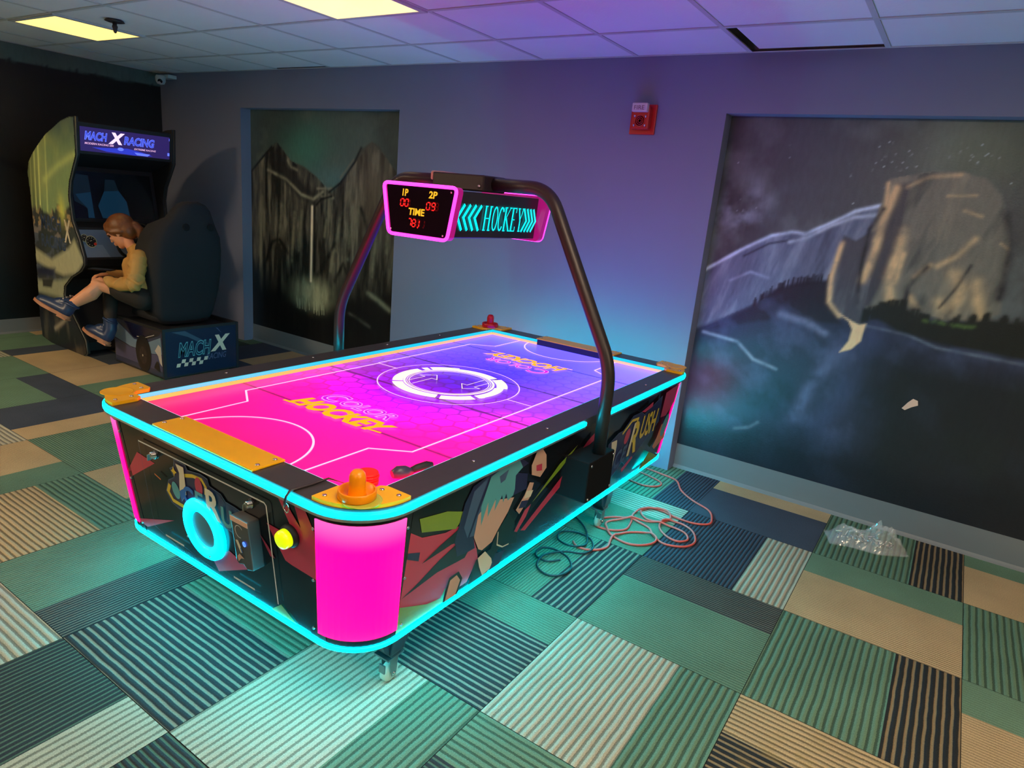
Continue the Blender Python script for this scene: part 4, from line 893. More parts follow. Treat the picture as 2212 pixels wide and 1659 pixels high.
    for nm, fn in (('side_panel', face_left),):
        m2 = MB(); A2 = Art(m2, fn); m2.prism([(1.245, .243), (3.225, .243), (3.225, .662), (1.245, .662)], fn, M['gloss_black'], d0=-.002, d1=.001); A2.k = 4
        A2.poly([(1.3, .3), (1.5, .58), (1.9, .52), (1.7, .3)], M['red_art']); A2.poly([(2.6, .26), (2.9, .6), (3.1, .3)], M['green_art']); m2.build(nm, table, fix=False)
    m2 = MB(); m2.prism([(-2.235, .243), (-1.239, .243), (-1.239, .662), (-2.235, .662)], face_far, M['gloss_black'], d0=-.002, d1=.001); m2.build('end_panel', table, fix=False)
side_panel()

# overhead frame, mounting boxes, scoreboard
frame_m = mat('dark_bronze_tube', (.045, .036, .036), .38, .5)
def bend(pts, r, n=8):
    P = [Vector(p) for p in pts]; out = [P[0]]
    for a, b, c in zip(P[:-2], P[1:-1], P[2:]):
        d1 = (a - b).normalized(); d2 = (c - b).normalized(); q0, q1 = b + d1 * r, b + d2 * r
        for k in range(n + 1):
            t = k / n; out.append(q0 * (1 - t) ** 2 + b * 2 * t * (1 - t) + q1 * t * t)
    return out + [P[-1]]
fr = None
for s_ in (1, -1):
    X = lambda x: CXM + (x - CXM) * s_
    mb = MB(); mb.tube(bend([(X(-1.003), CYM, .54), (X(-1.003), CYM, .91), (X(-1.345), CYM, 1.532), (X(-1.60), CYM, 1.532)], .085), .0255, frame_m, 20); mb.build('overhead_tube', table)
    mb = MB(); xa, xb = sorted((X(-1.118), X(-.974))); mb.box((xa, 2.105, .405), (xb, 2.320, .570), M['box_black']); bx = mb.build('post_mount_box', table, bevel=.006)
    mb = MB()
    for y in (2.12, 2.305):
        for z in (.42, .555): mb.lathe([(0, 0), (.006, 0), (.005, .004), (0, .004)], (X(-.974), y, z), M['chrome'], axis=(s_, 0, 0), seg=12)
    build_each(mb, 'bolt', bx)
mb = MB(); mb.box((-1.86, CYM - .075, 1.500), (-1.60, CYM + .075, 1.562), frame_m); br = mb.build('tube_bracket', table, bevel=.006)
mb = MB(); mb.box((-1.885, CYM - .06, 1.53), (-1.815, CYM + .06, 1.566), mat('bracket_cream', rgb(196, 150, 140), .4)); mb.build('bracket_cap', br, bevel=.006)
mb = MB(); mb.lathe([(0, 0), (.008, 0), (.006, .004), (0, .005)], (-1.62, CYM - .0755, 1.518), M['chrome'], axis=(0, -1, 0), seg=12); mb.build('bolt', br)
SB0, SB1 = 1.935, 2.590
SBX = -1.725
trap = [(SBX - .185, 1.505), (SBX - .150, 1.312), (SBX + .150, 1.312), (SBX + .185, 1.505)]
def scale_trap(k): cx, cz = SBX, 1.41; return [(cx + (x - cx) * k, cz + (z - cz) * (k if k < 1 else k)) for x, z in trap]
def rounded(poly, r, n=5):
    out = []; m = len(poly)
    for i in range(m):
        a, b, c = Vector(poly[i - 1]), Vector(poly[i]), Vector(poly[(i + 1) % m]); d1 = (a - b).normalized(); d2 = (c - b).normalized(); q0, q1 = b + d1 * r, b + d2 * r
        for k in range(n + 1): t = k / n; p = q0 * (1 - t) ** 2 + b * 2 * t * (1 - t) + q1 * t * t; out.append((p.x, p.y))
    return out
hs = [(SBX - .135, 1.495), (SBX - .125, 1.322), (SBX + .125, 1.322), (SBX + .135, 1.495)]
mb = MB(); mb.prism(hs, lambda u, v, d: (u, SB0 + .03 + (SB1 - SB0 - .06) * d, v), M['black']); house = mb.build('scoreboard_housing', table, bevel=.004)
neon = mat('magenta_neon', (.2, .0, .15), .3, emit=(1.0, .035, .62), strength=2.6); neon2 = mat('magenta_glow_edge', (.25, .0, .14), .3, emit=(.85, .02, .38), strength=.22)
for y, s_ in ((SB0, -1), (SB1, 1)):
    mb = MB(); mb.prism(rounded(trap, .022), lambda u, v, d: (u, y - s_ * .03 * (1 - d), v), neon2); cs = mb.build('score_display_case', table)
    mb = MB(); mb.tube([(u, y + s_ * .004, v) for u, v in rounded(scale_trap(.975), .022)], .0065, neon, 8, closed=True); mb.build('neon_border', cs)
    mb = MB(); mb.prism(rounded(scale_trap(.90), .008), lambda u, v, d: (u, y + s_ * .002 * d, v), mat('display_glass', (.006, .004, .008), .08)); dg = mb.build('display_face', cs)
    if s_ < 0:
        yl = mat('display_yellow', (.1, .06, 0), .4, emit=rgb(240, 172, 30), strength=1.0); rd = mat('display_red', (.1, 0, 0), .4, emit=rgb(255, 20, 20), strength=1.6)
        mb = MB(); A = Art(mb, lambda u, v, h: (u, y - .0025 - h, v)); A.text('1P', -1.808, 1.458, .030, .026, yl, bold=.03, shear=.1); A.text('2P', -1.677, 1.458, .042, .026, yl, bold=.03, shear=.1); A.text('TIME', -1.772, 1.391, .080, .026, yl, bold=.03, shear=.1); mb.build('score_captions', dg, fix=False)
        SEG = {'0': 'abcdef', '1': 'bc', '7': 'abc', '8': 'abcdefg', '9': 'abcdfg'}
        mb = MB(); A = Art(mb, lambda u, v, h: (u, y - .0025 - h, v))
        def digit(ch, u, v, w_, h_):
            sh = .12; Pn = {'a': ((0, 1), (1, 1)), 'b': ((1, 1), (1, .5)), 'c': ((1, .5), (1, 0)), 'd': ((0, 0), (1, 0)), 'e': ((0, 0), (0, .5)), 'f': ((0, .5), (0, 1)), 'g': ((0, .5), (1, .5))}
            for q in SEG[ch]:
                (x0, y0), (x1, y1) = Pn[q]; dx, dy = x1 - x0, y1 - y0; x0 += dx * .12; x1 -= dx * .12; y0 += dy * .14; y1 -= dy * .14
                A.stroke([(u + x0 * w_ + y0 * h_ * sh, v + y0 * h_), (u + x1 * w_ + y1 * h_ * sh, v + y1 * h_)], .0042, rd)
        for ch, u, v in (('0', -1.815, 1.421), ('0', -1.790, 1.421), ('0', -1.681, 1.417), ('9', -1.654, 1.417), ('7', -1.765, 1.352), ('8', -1.742, 1.350), ('1', -1.722, 1.350)): digit(ch, u, v, .015, .026)
        A.ell(-1.711, 1.349, .003, .003, rd); mb.build('score_digits', dg, fix=False)
        mb = MB()
        for u, v in ((-1.572, 1.485), (-1.86, 1.332), (-1.6, 1.33)): mb.lathe([(0, 0), (.004, 0), (.003, .002), (0, .002)], (u, y - .003, v), M['chrome'], axis=(0, -1, 0), seg=10)
        build_each(mb, 'screw', dg)
for s_ in (1, -1):
    xs = SBX + .131 * s_
    def fs_(u, v, h): return (SBX + s_ * (.1275 + (v - 1.335) * .0578 + .001 + h), (SB0 + SB1) / 2 + (u - (SB0 + SB1) / 2) * s_, v)
    cy_m = mat('cyan_sign', (0, .1, .1), .4, emit=(.0, .9, .95), strength=1.15)
    mb = MB(); A = Art(mb, fs_)
    for k in range(4):
        y0 = 2.002 + .034 * k; A.stroke([(y0 + .038, 1.448), (y0, 1.400), (y0 + .030, 1.352)], .0125, cy_m)
        y0 = 2.548 - .026 * k; A.stroke([(y0 - .026, 1.448), (y0, 1.398), (y0 - .032, 1.352)], .0105, cy_m)
    # narrow serif capitals
    w1, w2 = .0125, .0035
    def serif(u, v, w_=.028): A.stroke([(u - w_ / 2, v), (u + w_ / 2, v)], .0045, cy_m)
    z0, z1 = 1.355, 1.447; sh = .06
    def L(pts, w_): A.stroke([(2.158 + (u - 2.158) * .93 + (v - z0) * sh, v) for u, v in pts], w_, cy_m)
    u = 2.168
    L([(u, z0), (u, z1)], .009); L([(u + .033, z0), (u + .033, z1)], .009); L([(u, 1.401), (u + .033, 1.401)], .0035)
    for q in (u, u + .033): L([(q - .009, z0), (q + .009, z0)], .004); L([(q - .009, z1), (q + .009, z1)], .004)
    u = 2.220; L([(u + .017 + .017 * math.cos(t), 1.401 + .045 * math.sin(t)) for t in np.linspace(0, 2 * PI, 20)], .0065)
    u = 2.264; L([(u + .017 + .017 * math.cos(t), 1.401 + .045 * math.sin(t)) for t in np.linspace(.7, 2 * PI - .7, 16)], .0065); L([(u + .033, 1.43), (u + .033, z1)], .003)
    u = 2.310; L([(u, z0), (u, z1)], .009); L([(u, 1.395), (u + .034, z1)], .0035); L([(u + .008, 1.405), (u + .036, z0)], .008)
    for q, zz in ((u, z0), (u, z1), (u + .034, z1), (u + .036, z0)): L([(q - .009, zz), (q + .009, zz)], .004)
    u = 2.362; L([(u, z0), (u, z1)], .009); L([(u, z1), (u + .026, z1), (u + .026, z1 - .018)], .004); L([(u, z0), (u + .027, z0), (u + .027, z0 + .018)], .004); L([(u, 1.401), (u + .018, 1.401)], .0035); L([(u - .008, z0), (u, z0)], .004); L([(u - .008, z1), (u, z1)], .004)
    u = 2.404; L([(u, z1), (u + .017, 1.40)], .008); L([(u + .034, z1), (u + .017, 1.40)], .0035); L([(u + .017, 1.40), (u + .017, z0)], .008)
    for q, zz in ((u, z1), (u + .034, z1), (u + .017, z0)): L([(q - .009, zz), (q + .009, zz)], .004)
    mb.build('hockey_sign', house, fix=False)

# legs with casters under the cabinet
def leg(x, y):
    mb = MB(); mb.prism([(-.085, .232), (.085, .232), (.05, .14), (.02, .105), (-.02, .105), (-.05, .14)], lambda a, z, d: (x - .03 + .06 * d, y + a, z), M['black'])
    mb.prism([(-.05, .232), (.05, .232), (.035, .12), (-.035, .12)], lambda a, z, d: (x + a, y - .03 + .06 * d, z), M['black']); lg = mb.build('leg_bracket', table, bevel=.003)
    mb = MB(); mb.box((x - .03, y - .035, .099), (x + .03, y + .035, .1045), M['dull_steel'])
    for s_ in (-1, 1): mb.prism([(-.018, .0985), (.022, .0985), (.012, .026), (-.006, .026)], lambda a, z, d: (x + s_ * .019 + .002 * d, y + a, z), M['dull_steel'])
    mb.box((x + .012, y - .055, .070), (x + .034, y - .05, .098), M['dull_steel']); mb.build('caster_fork', lg)
    mb = MB(); mb.lathe([(0, -.012), (.026, -.012), (.033, -.008), (.0335, 0), (.033, .008), (.026, .012), (0, .012)], (x, y + .003, .0338), mat('white_caster', rgb(196, 206, 186), .5), axis=(1, 0, 0), seg=32)
    mb.lathe([(0, -.024), (.007, -.024), (.007, .024), (0, .024)], (x, y + .003, .0338), M['chrome'], axis=(1, 0, 0), seg=8); mb.build('caster_wheel', lg)
for x, y in ((-1.200, 1.316), (-1.180, 2.726), (2 * CXM + 1.2, 1.316), (2 * CXM + 1.18, 2.726)): leg(x, y)

# ------------------------------------------------------------------ loose things on the table
def striker(x, y, z, m, label):
    t = empty('striker', (x, y, z), label, 'air hockey striker')
    mb = MB(); mb.lathe([(.0, .0), (.047, .0), (.0495, .003), (.0495, .022), (.047, .0245), (.0435, .022), (.042, .008), (.026, .006), (.0, .006)], (x, y, z), m, seg=44); mb.build('base', t)
    mb = MB(); mb.lathe([(.0245, .005), (.0225, .012), (.0215, .040), (.0215, .056), (.019, .067), (.012, .0745), (.0, .077)], (x, y, z), m, seg=36); mb.build('knob', t)
def tagp(o, l, c, g=None): return tag(o, l, c, g)
or_m = mat('orange_striker', rgb(250, 150, 0), .32); rd_m = mat('red_striker', rgb(206, 16, 26), .3)
striker(-1.150, 1.112, ZT + .0137, or_m, 'orange yellow dome-handled striker on the near yellow corner pad')
striker(-2.325, 3.315, ZT + .0137, rd_m, 'red striker on the far yellow corner pad of the hockey table')
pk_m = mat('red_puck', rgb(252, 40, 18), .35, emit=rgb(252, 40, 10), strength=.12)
def puck(x, y, z, label):
    mb = MB(); mb.lathe([(0, .0), (.029, .0), (.0315, .0015), (.0315, .0055), (.029, .007), (.026, .0064), (.0, .0064)], (x, y, z), pk_m, seg=40)
    tag(mb.build('puck'), label, 'puck', 'stacked red pucks')
pz = ZF + .0006
for k, (dx, dy, l) in enumerate(((0, 0, 'bottom red puck of the stack behind the orange striker'), (.002, -.001, 'second lowest red puck of the stack behind the orange striker'), (-.001, .002, 'middle red puck of the stack behind the orange striker'), (.002, .001, 'second highest red puck of the stack behind the orange striker'), (0, -.001, 'topmost red puck of the stack behind the orange striker'))):
    puck(-1.262 + dx, 1.258 + dy, pz + k * .0078, l)
# dark rounded handle lying at the edge of the playing surface
dk = mat('dark_violet_plastic', (.05, .045, .09), .35)
t = empty('door_handle_clip', (-1.188, 1.36, ZF), 'small dark purple and black plastic clip resting against the right rail near the red pucks', 'clip'); t.name = 'plastic_clip'
mb = MB(); mb.tube([(-1.228, 1.322, ZF + .0205), (-1.222, 1.340, ZF + .0235), (-1.214, 1.362, ZF + .0215), (-1.208, 1.384, ZF + .017)], [.012, .0195, .0185, .011], dk, 18); mb.build('clip_body', t)
mb = MB(); mb.tube([(-1.210, 1.376, ZF + .020), (-1.202, 1.400, ZF + .026), (-1.192, 1.432, ZF + .029), (-1.187, 1.450, ZF + .026)], [.009, .0115, .0125, .009], M['matte_black'], 14); mb.build('clip_end', t)
# thin dark leash across the near rail
mb = MB(); lz = ZT + .004
mb.tube([(-1.21, 1.165, ZT + .005), (-1.27, 1.158, ZT + .0045), (-1.300, 1.150, ZT + .006), (-1.305, 1.10, lz), (-1.31, 1.06, lz), (-1.313, 1.034, ZT + .004), (-1.315, 1.022, .690), (-1.318, 1.020, .672), (-1.33, 1.030, .655)], [.0012, .0012, .003, .004, .004, .004, .004, .004, .003], mat('leash', (.03, .025, .03), .5), 10)
mb.tube([(-1.33 + .010 * math.cos(a), 1.034, .648 + .012 * math.sin(a)) for a in np.linspace(0, 2 * PI, 20)[:-1]], .0022, M['chrome'], 8, closed=True)
tag(mb.build('leash'), 'thin dark leash with metal ring hanging over the edge beside the orange striker', 'leash')

# ------------------------------------------------------------------ cords and bag on the carpet
def catmull(P, n=8, closed=False):
    P = [Vector(p) for p in P]; out = []; m = len(P)
    rng = range(m if closed else m - 1)
    for i in rng:
        p0 = P[(i - 1) % m] if (i > 0 or closed) else P[0]; p1 = P[i]; p2 = P[(i + 1) % m]; p3 = P[(i + 2) % m] if (i < m - 2 or closed) else P[-1]
        for k in range(n):
            t = k / n; out.append(.5 * ((2 * p1) + (-p0 + p2) * t + (2 * p0 - 5 * p1 + 4 * p2 - p3) * t * t + (-p0 + 3 * p1 - 3 * p2 + p3) * t ** 3))
    if not closed: out.append(P[-1])
    return out
rc = mat('coral_cord', rgb(240, 96, 84), .5); z_ = .0062
raw = [(-1.30, 3.60), (-1.20, 3.585), (-1.093, 3.556), (-1.02, 3.44), (-.93, 3.36), (-.82, 3.30), (-.775, 3.22), (-.765, 3.14), (-.83, 3.09), (-.93, 3.09), (-1.00, 3.11), (-1.06, 3.10), (-1.085, 3.03), (-1.03, 2.965), (-.97, 2.98), (-.935, 3.05), (-.98, 3.11), (-1.06, 3.08),
       (-1.10, 2.98), (-1.07, 2.87), (-1.06, 2.78), (-1.12, 2.72), (-1.19, 2.72), (-1.20, 2.80), (-1.14, 2.88), (-1.06, 2.90), (-.98, 2.88), (-.93, 2.82), (-.86, 2.78), (-.78, 2.82), (-.755, 2.90), (-.80, 3.00), (-.88, 3.04), (-.95, 3.00), (-.94, 2.92), (-.88, 2.86), (-.82, 2.85), (-.79, 2.90), (-.83, 2.96), (-.92, 2.97),
       (-1.02, 2.93), (-1.12, 2.86), (-1.16, 2.78), (-1.10, 2.69), (-1.00, 2.66), (-.93, 2.70), (-.90, 2.78), (-.96, 2.82), (-1.04, 2.76), (-1.07, 2.66), (-1.05, 2.56), (-1.09, 2.49), (-1.15, 2.47), (-1.19, 2.50)]
cp = catmull([(x, y, 0) for x, y in raw], 9); cp = [Vector((p.x, p.y, z_)) for p in cp]
# lift later passes over earlier ones where they cross
for i in range(len(cp)):
    lift = 0
    for j in range(0, i - 14, 2):
        if (Vector((cp[i].x, cp[i].y)) - Vector((cp[j].x, cp[j].y))).length < .012: lift = max(lift, cp[j].z + .0105 - z_)
    cp[i].z = z_ + min(lift, .045)
for _ in range(4):
    for i in range(1, len(cp) - 1): cp[i].z = max(cp[i].z, (cp[i - 1].z + cp[i + 1].z) / 2 - .0001)
tag(MB().tube(cp, .0052, rc, 10).build('extension_cord', fix=False), 'long coral red extension cord looped on the carpet beside the hockey table', 'cord')
mb = MB(); P2 = [Vector((x, y, z_)) for x, y in ((-1.40, 3.40), (-1.30, 3.36), (-1.20, 3.35), (-1.14, 3.40), (-1.15, 3.46), (-1.24, 3.50), (-1.34, 3.52))]
tag(MB().tube(catmull(P2), .0048, rc, 10).build('cord'), 'short bend of coral red cord poking out below the far end of the hockey table', 'cord')
kc = mat('black_cord', (.012, .03, .034), .45)
raw = [(-1.30, 2.72), (-1.22, 2.66), (-1.16, 2.58), (-1.13, 2.50), (-1.17, 2.44), (-1.24, 2.45), (-1.27, 2.52), (-1.22, 2.58), (-1.14, 2.57), (-1.09, 2.50), (-1.10, 2.43), (-1.16, 2.38), (-1.20, 2.33), (-1.22, 2.27), (-1.20, 2.20), (-1.14, 2.17), (-1.09, 2.20), (-1.08, 2.28), (-1.13, 2.34), (-1.21, 2.36), (-1.26, 2.33), (-1.25, 2.27), (-1.19, 2.26), (-1.15, 2.31)]
cp = [Vector((x, y, z_ + .006 * (i % 7 > 3) + .004)) for i, (x, y) in enumerate(raw)]
tag(MB().tube(catmull(cp), .0046, kc, 10).build('power_cord'), 'tangled black power cord on the carpet under the right edge of the hockey table', 'cord')

def plastic_bag():
    m = bpy.data.materials.new('clear_plastic_film'); m.use_nodes = True; nt = m.node_tree; b = nt.nodes['Principled BSDF']
    b.inputs['Base Color'].default_value = (.9, .9, .88, 1); b.inputs['Roughness'].default_value = .12; b.inputs['Alpha'].default_value = .22; b.inputs['Specular IOR Level'].default_value = 1.0; b.inputs['Coat Weight'].default_value = 1.0; b.inputs['Coat Roughness'].default_value = .05
    rs = random.Random(12); nu, nv = 44, 30; V = []; F = []
    ex = Vector((.93, .36, 0)).normalized(); ey = Vector((-ex.y, ex.x, 0))
    O0 = Vector((-.10, 3.50, .004))
    for layer in (0, 1):
        for j in range(nv):
            for i in range(nu):
                u = i / (nu - 1); v = j / (nv - 1)
                x = (u - .5) * .36; wd = .16 * (.55 + .45 * math.sin(PI * min(1, .25 + u))) + .06 * u; y = (v - .5) * wd + .02 * math.sin(7 * u)
                env = max(0, 1 - (2 * u - 1) ** 4) * max(0, 1 - (2 * v - 1) ** 4)
                hgt = (.035 + .085 * math.exp(-((u - .68) / .2) ** 2 - ((v - .6) / .35) ** 2) + .03 * math.exp(-((u - .25) / .15) ** 2)) * env
                c = float(vnoise(np.array([[u * 3 + 10.]]), np.array([[v * 3 + 4.]]), 2.2, 61 + layer, 4)[0, 0]); c2 = abs(c - .5) * 2
                z = (hgt * (.55 + 1.0 * c2 + .5 * c)) if layer else .002 + .01 * c2
                V.append(O0 + ex * (x + .02 * c) + ey * y + Vector((0, 0, max(z, 0) + .001)))
        k = layer * nu * nv
        for j in range(nv - 1):
            for i in range(nu - 1):
                a = k + j * nu + i; F.append((a, a + 1, a + 1 + nu, a + nu))
    mb = MB(); mb.add(V, F, m, False); t = empty('plastic_bag', O0, 'crumpled clear plastic bag of small silver parts on the carpet below the right mural', 'bag')
    mb.build('bag_film', t, fix=False)
    hw = MB()
    for k in range(46):
        p = O0 + ex * rs.uniform(-.13, .13) + ey * rs.uniform(-.045, .05) + Vector((0, 0, .012 + .03 * rs.random()))
        d = Vector((rs.gauss(0, 1), rs.gauss(0, 1), rs.gauss(0, .4))).normalized() * rs.uniform(.006, .016)
        hw.tube([p - d, p + d], rs.uniform(.002, .004), M['chrome'] if k % 3 else M['cream_art'], 6)
    o = hw.build('silver_parts', t, fix=False); o['kind'] = 'stuff'
plastic_bag()

# ------------------------------------------------------------------ racing simulator
sim = empty('racing_simulator', (-5.4, 2.75, 0), 'dark racing arcade game with a blue lit marquee and bucket seat in the corner', 'arcade game')
SY0, SY1 = 2.382, 3.118
side = [(-5.36, 1.760), (-5.45, 1.752), (-5.58, 1.722), (-5.69, 1.678), (-5.82, 1.63), (-5.95, 1.557), (-6.06, 1.49), (-6.146, 1.420), (-6.18, 1.34), (-6.165, 1.163), (-6.17, .82), (-6.19, .52), (-6.215, .2), (-6.20, .03), (-6.05, .004), (-5.50, .004), (-5.455, .03), (-5.47, .13), (-5.58, .24), (-5.70, .36), (-5.752, .44), (-5.728, .515), (-5.60, .605), (-5.45, .67), (-5.392, .72), (-5.388, .78), (-5.44, .90), (-5.52, 1.03), (-5.537, 1.21), (-5.502, 1.316), (-5.376, 1.50)]
mb = MB(); mb.prism(side, lambda u, v, d: (u, SY1 - .03 + .03 * d, v), M['matte_black']); mb.build('side_board', sim)
mb = MB(); mb.prism(side, lambda u, v, d: (u, SY0 + .003 + .027 * d, v), M['matte_black']); sb = mb.build('side_board', sim)
def sim_art():
    c = Canvas(-6.23, -5.35, 0.0, 1.765, 150, 300); U, V = c.U, c.V
    n1 = vnoise(U + 9, V, 3, 41); n2 = vnoise(U * 3 + 20, V, 5, 42, 5); n3 = vnoise(U + 9, V, 18, 43, 4)
    c.C[:] = rgb(112, 132, 92); c.blend(np.clip((V - 1.5) / .25, 0, .9), rgb(52, 72, 84)); c.blend(np.clip((n1 - .4) * 2, 0, .6), rgb(150, 158, 96)); c.blend(np.clip((-5.95 - U) / .25, 0, .8), rgb(62, 74, 50))
    for x, a in ((-6.05, .6), (-5.98, .8), (-5.86, .4), (-6.12, .3)): c.stroke([(x + .03, 1.62), (x - .04, 1.0)], rgb(196, 200, 130), .012, a)
    c.stroke([(-5.9, 1.3), (-5.65, 1.42), (-5.4, 1.5)], rgb(172, 182, 116), .03, .6)
    city = np.clip((1.08 + .22 * (vnoise(np.floor(U * 34) / 5 + 9, V * 0 + 2, 1.7, 44) - .4) - V) / .03, 0, 1); c.blend(city * .92, rgb(38, 40, 48)); c.blend(city * np.clip((n3 - .52) * 6, 0, .8) * (V > .88), rgb(146, 122, 84)); c.blend(city * np.clip((n3 - .5) * 5, 0, .6) * (V <= .95), rgb(72, 80, 96))
    c.blend(np.exp(-((U + 5.66) / .05) ** 2 - ((V - 1.1) / .1) ** 2) * .8, rgb(176, 176, 84))
    car = [(-6.2, .66), (-5.95, .62), (-5.72, .60), (-5.52, .64), (-5.38, .74), (-5.5, .9), (-5.60, .82), (-5.9, .70), (-6.18, .76)]; c.poly(car, rgb(150, 150, 122), .02, .85)
    c.poly([(-6.2, .50), (-5.8, .55), (-5.6, .60), (-5.75, .42), (-6.2, .40)], rgb(132, 136, 112), .02, .8); c.poly([(-6.1, .52), (-5.9, .55), (-5.95, .47), (-6.1, .46)], rgb(24, 24, 30), .012, .9); c.poly([(-6.18, .60), (-5.85, .64), (-5.9, .56), (-6.15, .55)], rgb(26, 30, 52), .02, .9)
    c.blend(np.clip((.40 - V) / .04, 0, 1) * .96, rgb(18, 18, 24)); c.blend(np.clip((.40 - V) / .04, 0, 1) * np.clip((n2 - .55) * 4, 0, .7), rgb(60, 58, 50)); c.stroke([(-5.95, .14), (-5.8, .22), (-5.66, .32)], rgb(120, 114, 100), .02, .8)
    keep = c.inside(side); keep = keep[:-1, :-1] & keep[1:, 1:] & keep[:-1, 1:] & keep[1:, :-1]
    c.C *= 2.1
    o = c.build('side_artwork', lambda u, v: (u, SY0 + .001, v), vcol_mat('sim_side_print', rough=.3, nz=.15), sb, keep=keep)
    mb = MB(); A = Art(mb, lambda u, v, h: (u, SY0 - h, v)); A.text('X', -5.655, .86, .115, .17, M['cream_art'], bold=.03, shear=.15)
    A.text('MACH', -6.02, .93, .33, .11, M['slate_art'], bold=.01, shear=.1); A.text('RACING', -6.04, .79, .40, .10, M['slate_art'], bold=.01, shear=.1); mb.build('side_lettering', sb, fix=False)
sim_art()
mb = MB(); e = [(x, z) for x, z in side[::-1]]
mb.tube([(x, SY0 + .012, z) for x, z in side] , .006, mat('edge_trim', (.09, .09, .075), .35), 6, closed=True); mb.tube([(x, SY1 - .012, z) for x, z in side], .006, M['matte_black'], 6, closed=True); mb.build('edge_trim', sim)
mb = MB(); yi0, yi1 = SY0 + .03, SY1 - .03
back = [(-5.40, 1.735), (-5.58, 1.70), (-5.95, 1.54), (-6.13, 1.41), (-6.15, .82), (-6.19, .1), (-5.52, .03), (-5.52, .10), (-5.76, .36), (-5.80, .44), (-5.76, .56), (-5.60, .655), (-5.48, .70), (-5.462, .75), (-5.53, .985), (-5.60, 1.02), (-5.68, 1.42), (-5.43, 1.505), (-5.40, 1.515)]
mb.prism(back, lambda u, v, d: (u, yi0 + (yi1 - yi0) * d, v), M['matte_black']); mb.build('cabinet_body', sim)
mqf = lambda u, v, h: (-5.372 - .02 * (1 - (v - 1.515) / .22) + h, u, v)
mb = MB(); mb.prism([(yi0, 1.518), (yi1, 1.518), (yi1, 1.728), (yi0, 1.728)], mqf, M['matte_black'], d0=-.03, d1=0); mq = mb.build('marquee_box', sim)
mb = MB(); A = Art(mb, mqf, .0006)
vi = mat('marquee_violet', (.01, .01, .03), .3, emit=rgb(44, 30, 92), strength=.8); A.poly([(yi0 + .012, 1.535), (yi1 - .012, 1.535), (yi1 - .012, 1.700), (yi0 + .012, 1.700)], vi)
be = mat('marquee_blue', (.01, .01, .1), .3, emit=rgb(96, 116, 255), strength=1.0); bd = mat('marquee_deep', (.01, .01, .1), .3, emit=rgb(44, 56, 190), strength=.9); wh = mat('marquee_white', (.2, .2, .2), .3, emit=rgb(236, 206, 248), strength=1.0); pkx = mat('marquee_caption', (.2, .2, .2), .3, emit=rgb(214, 164, 206), strength=.9)
A.text('MACH', 2.452, 1.612, .158, .062, be, bold=.05, shear=.2); A.text('MACH', 2.457, 1.616, .150, .053, bd, bold=-.005, shear=.2)
A.text('RACING', 2.725, 1.606, .232, .062, be, bold=.05, shear=.2); A.text('RACING', 2.729, 1.610, .226, .053, bd, bold=-.005, shear=.2)
A.text('X', 2.615, 1.602, .118, .082, wh, bold=.06, shear=.25)
A.text('MODERN RACING SIM', 2.452, 1.583, .200, .014, pkx, bold=.02, shear=.2); A.text('EXTREME RACING', 2.80, 1.578, .165, .013, pkx, bold=.02, shear=.2)
A.poly([(2.50, 1.565), (2.62, 1.572), (2.75, 1.582), (2.86, 1.565), (2.94, 1.545), (2.8, 1.538), (2.6, 1.545)], bd); A.ell(2.70, 1.572, .022, .012, be); A.poly([(2.80, 1.56), (2.92, 1.556), (2.90, 1.540), (2.82, 1.542)], be)
A.poly([(yi1 - .032, 1.56), (yi1 - .016, 1.56), (yi1 - .016, 1.60 - .018), (yi1 - .032, 1.60 - .018)], be); A.stroke([(yi1 - .018, 1.672), (yi1 - .018, 1.69)], .004, be)
mb.build('marquee_sign', mq, fix=False)
mb = MB(); scf = lambda u, v, h: (-5.603 - (v - 1.02) * .19 + h, u, v); sm_ = mat('dark_screen', (.004, .008, .012), .12)
mb.prism([(yi0 + .02, 1.03), (yi1 - .02, 1.03), (yi1 - .02, 1.40), (yi0 + .02, 1.40)], scf, M['matte_black'], d0=.0, d1=.012); sf = mb.build('screen_frame', sim)
mb = MB(); mb.prism([(yi0 + .035, 1.045), (yi1 - .035, 1.045), (yi1 - .035, 1.388), (yi0 + .035, 1.388)], scf, sm_, d0=.0125, d1=.014); A = Art(mb, lambda u, v, h: scf(u, v, .014 + h))
sg = mat('screen_glow_blue', (.0, .01, .02), .12, emit=rgb(18, 52, 76), strength=.4); sg2 = mat('screen_glow_dim', (.0, .01, .02), .12, emit=rgb(16, 30, 40), strength=.4)
A.poly([(yi0 + .045, 1.17), (yi0 + .045, 1.37), (yi0 + .17, 1.36), (yi0 + .17, 1.20), (yi0 + .15, 1.10), (yi0 + .10, 1.14)], sg2); A.poly([(yi0 + .17, 1.05), (yi0 + .125, 1.05), (yi0 + .13, 1.12), (yi0 + .08, 1.18), (yi0 + .06, 1.22), (yi0 + .17, 1.24)], sg)
A.poly([(2.64, 1.05), (2.62, 1.14), (2.68, 1.25), (2.79, 1.26), (2.84, 1.18), (2.85, 1.05)], sg); A.poly([(2.68, 1.25), (2.70, 1.34), (2.77, 1.34), (2.79, 1.26)], sg2); mb.build('display', sf, fix=False)
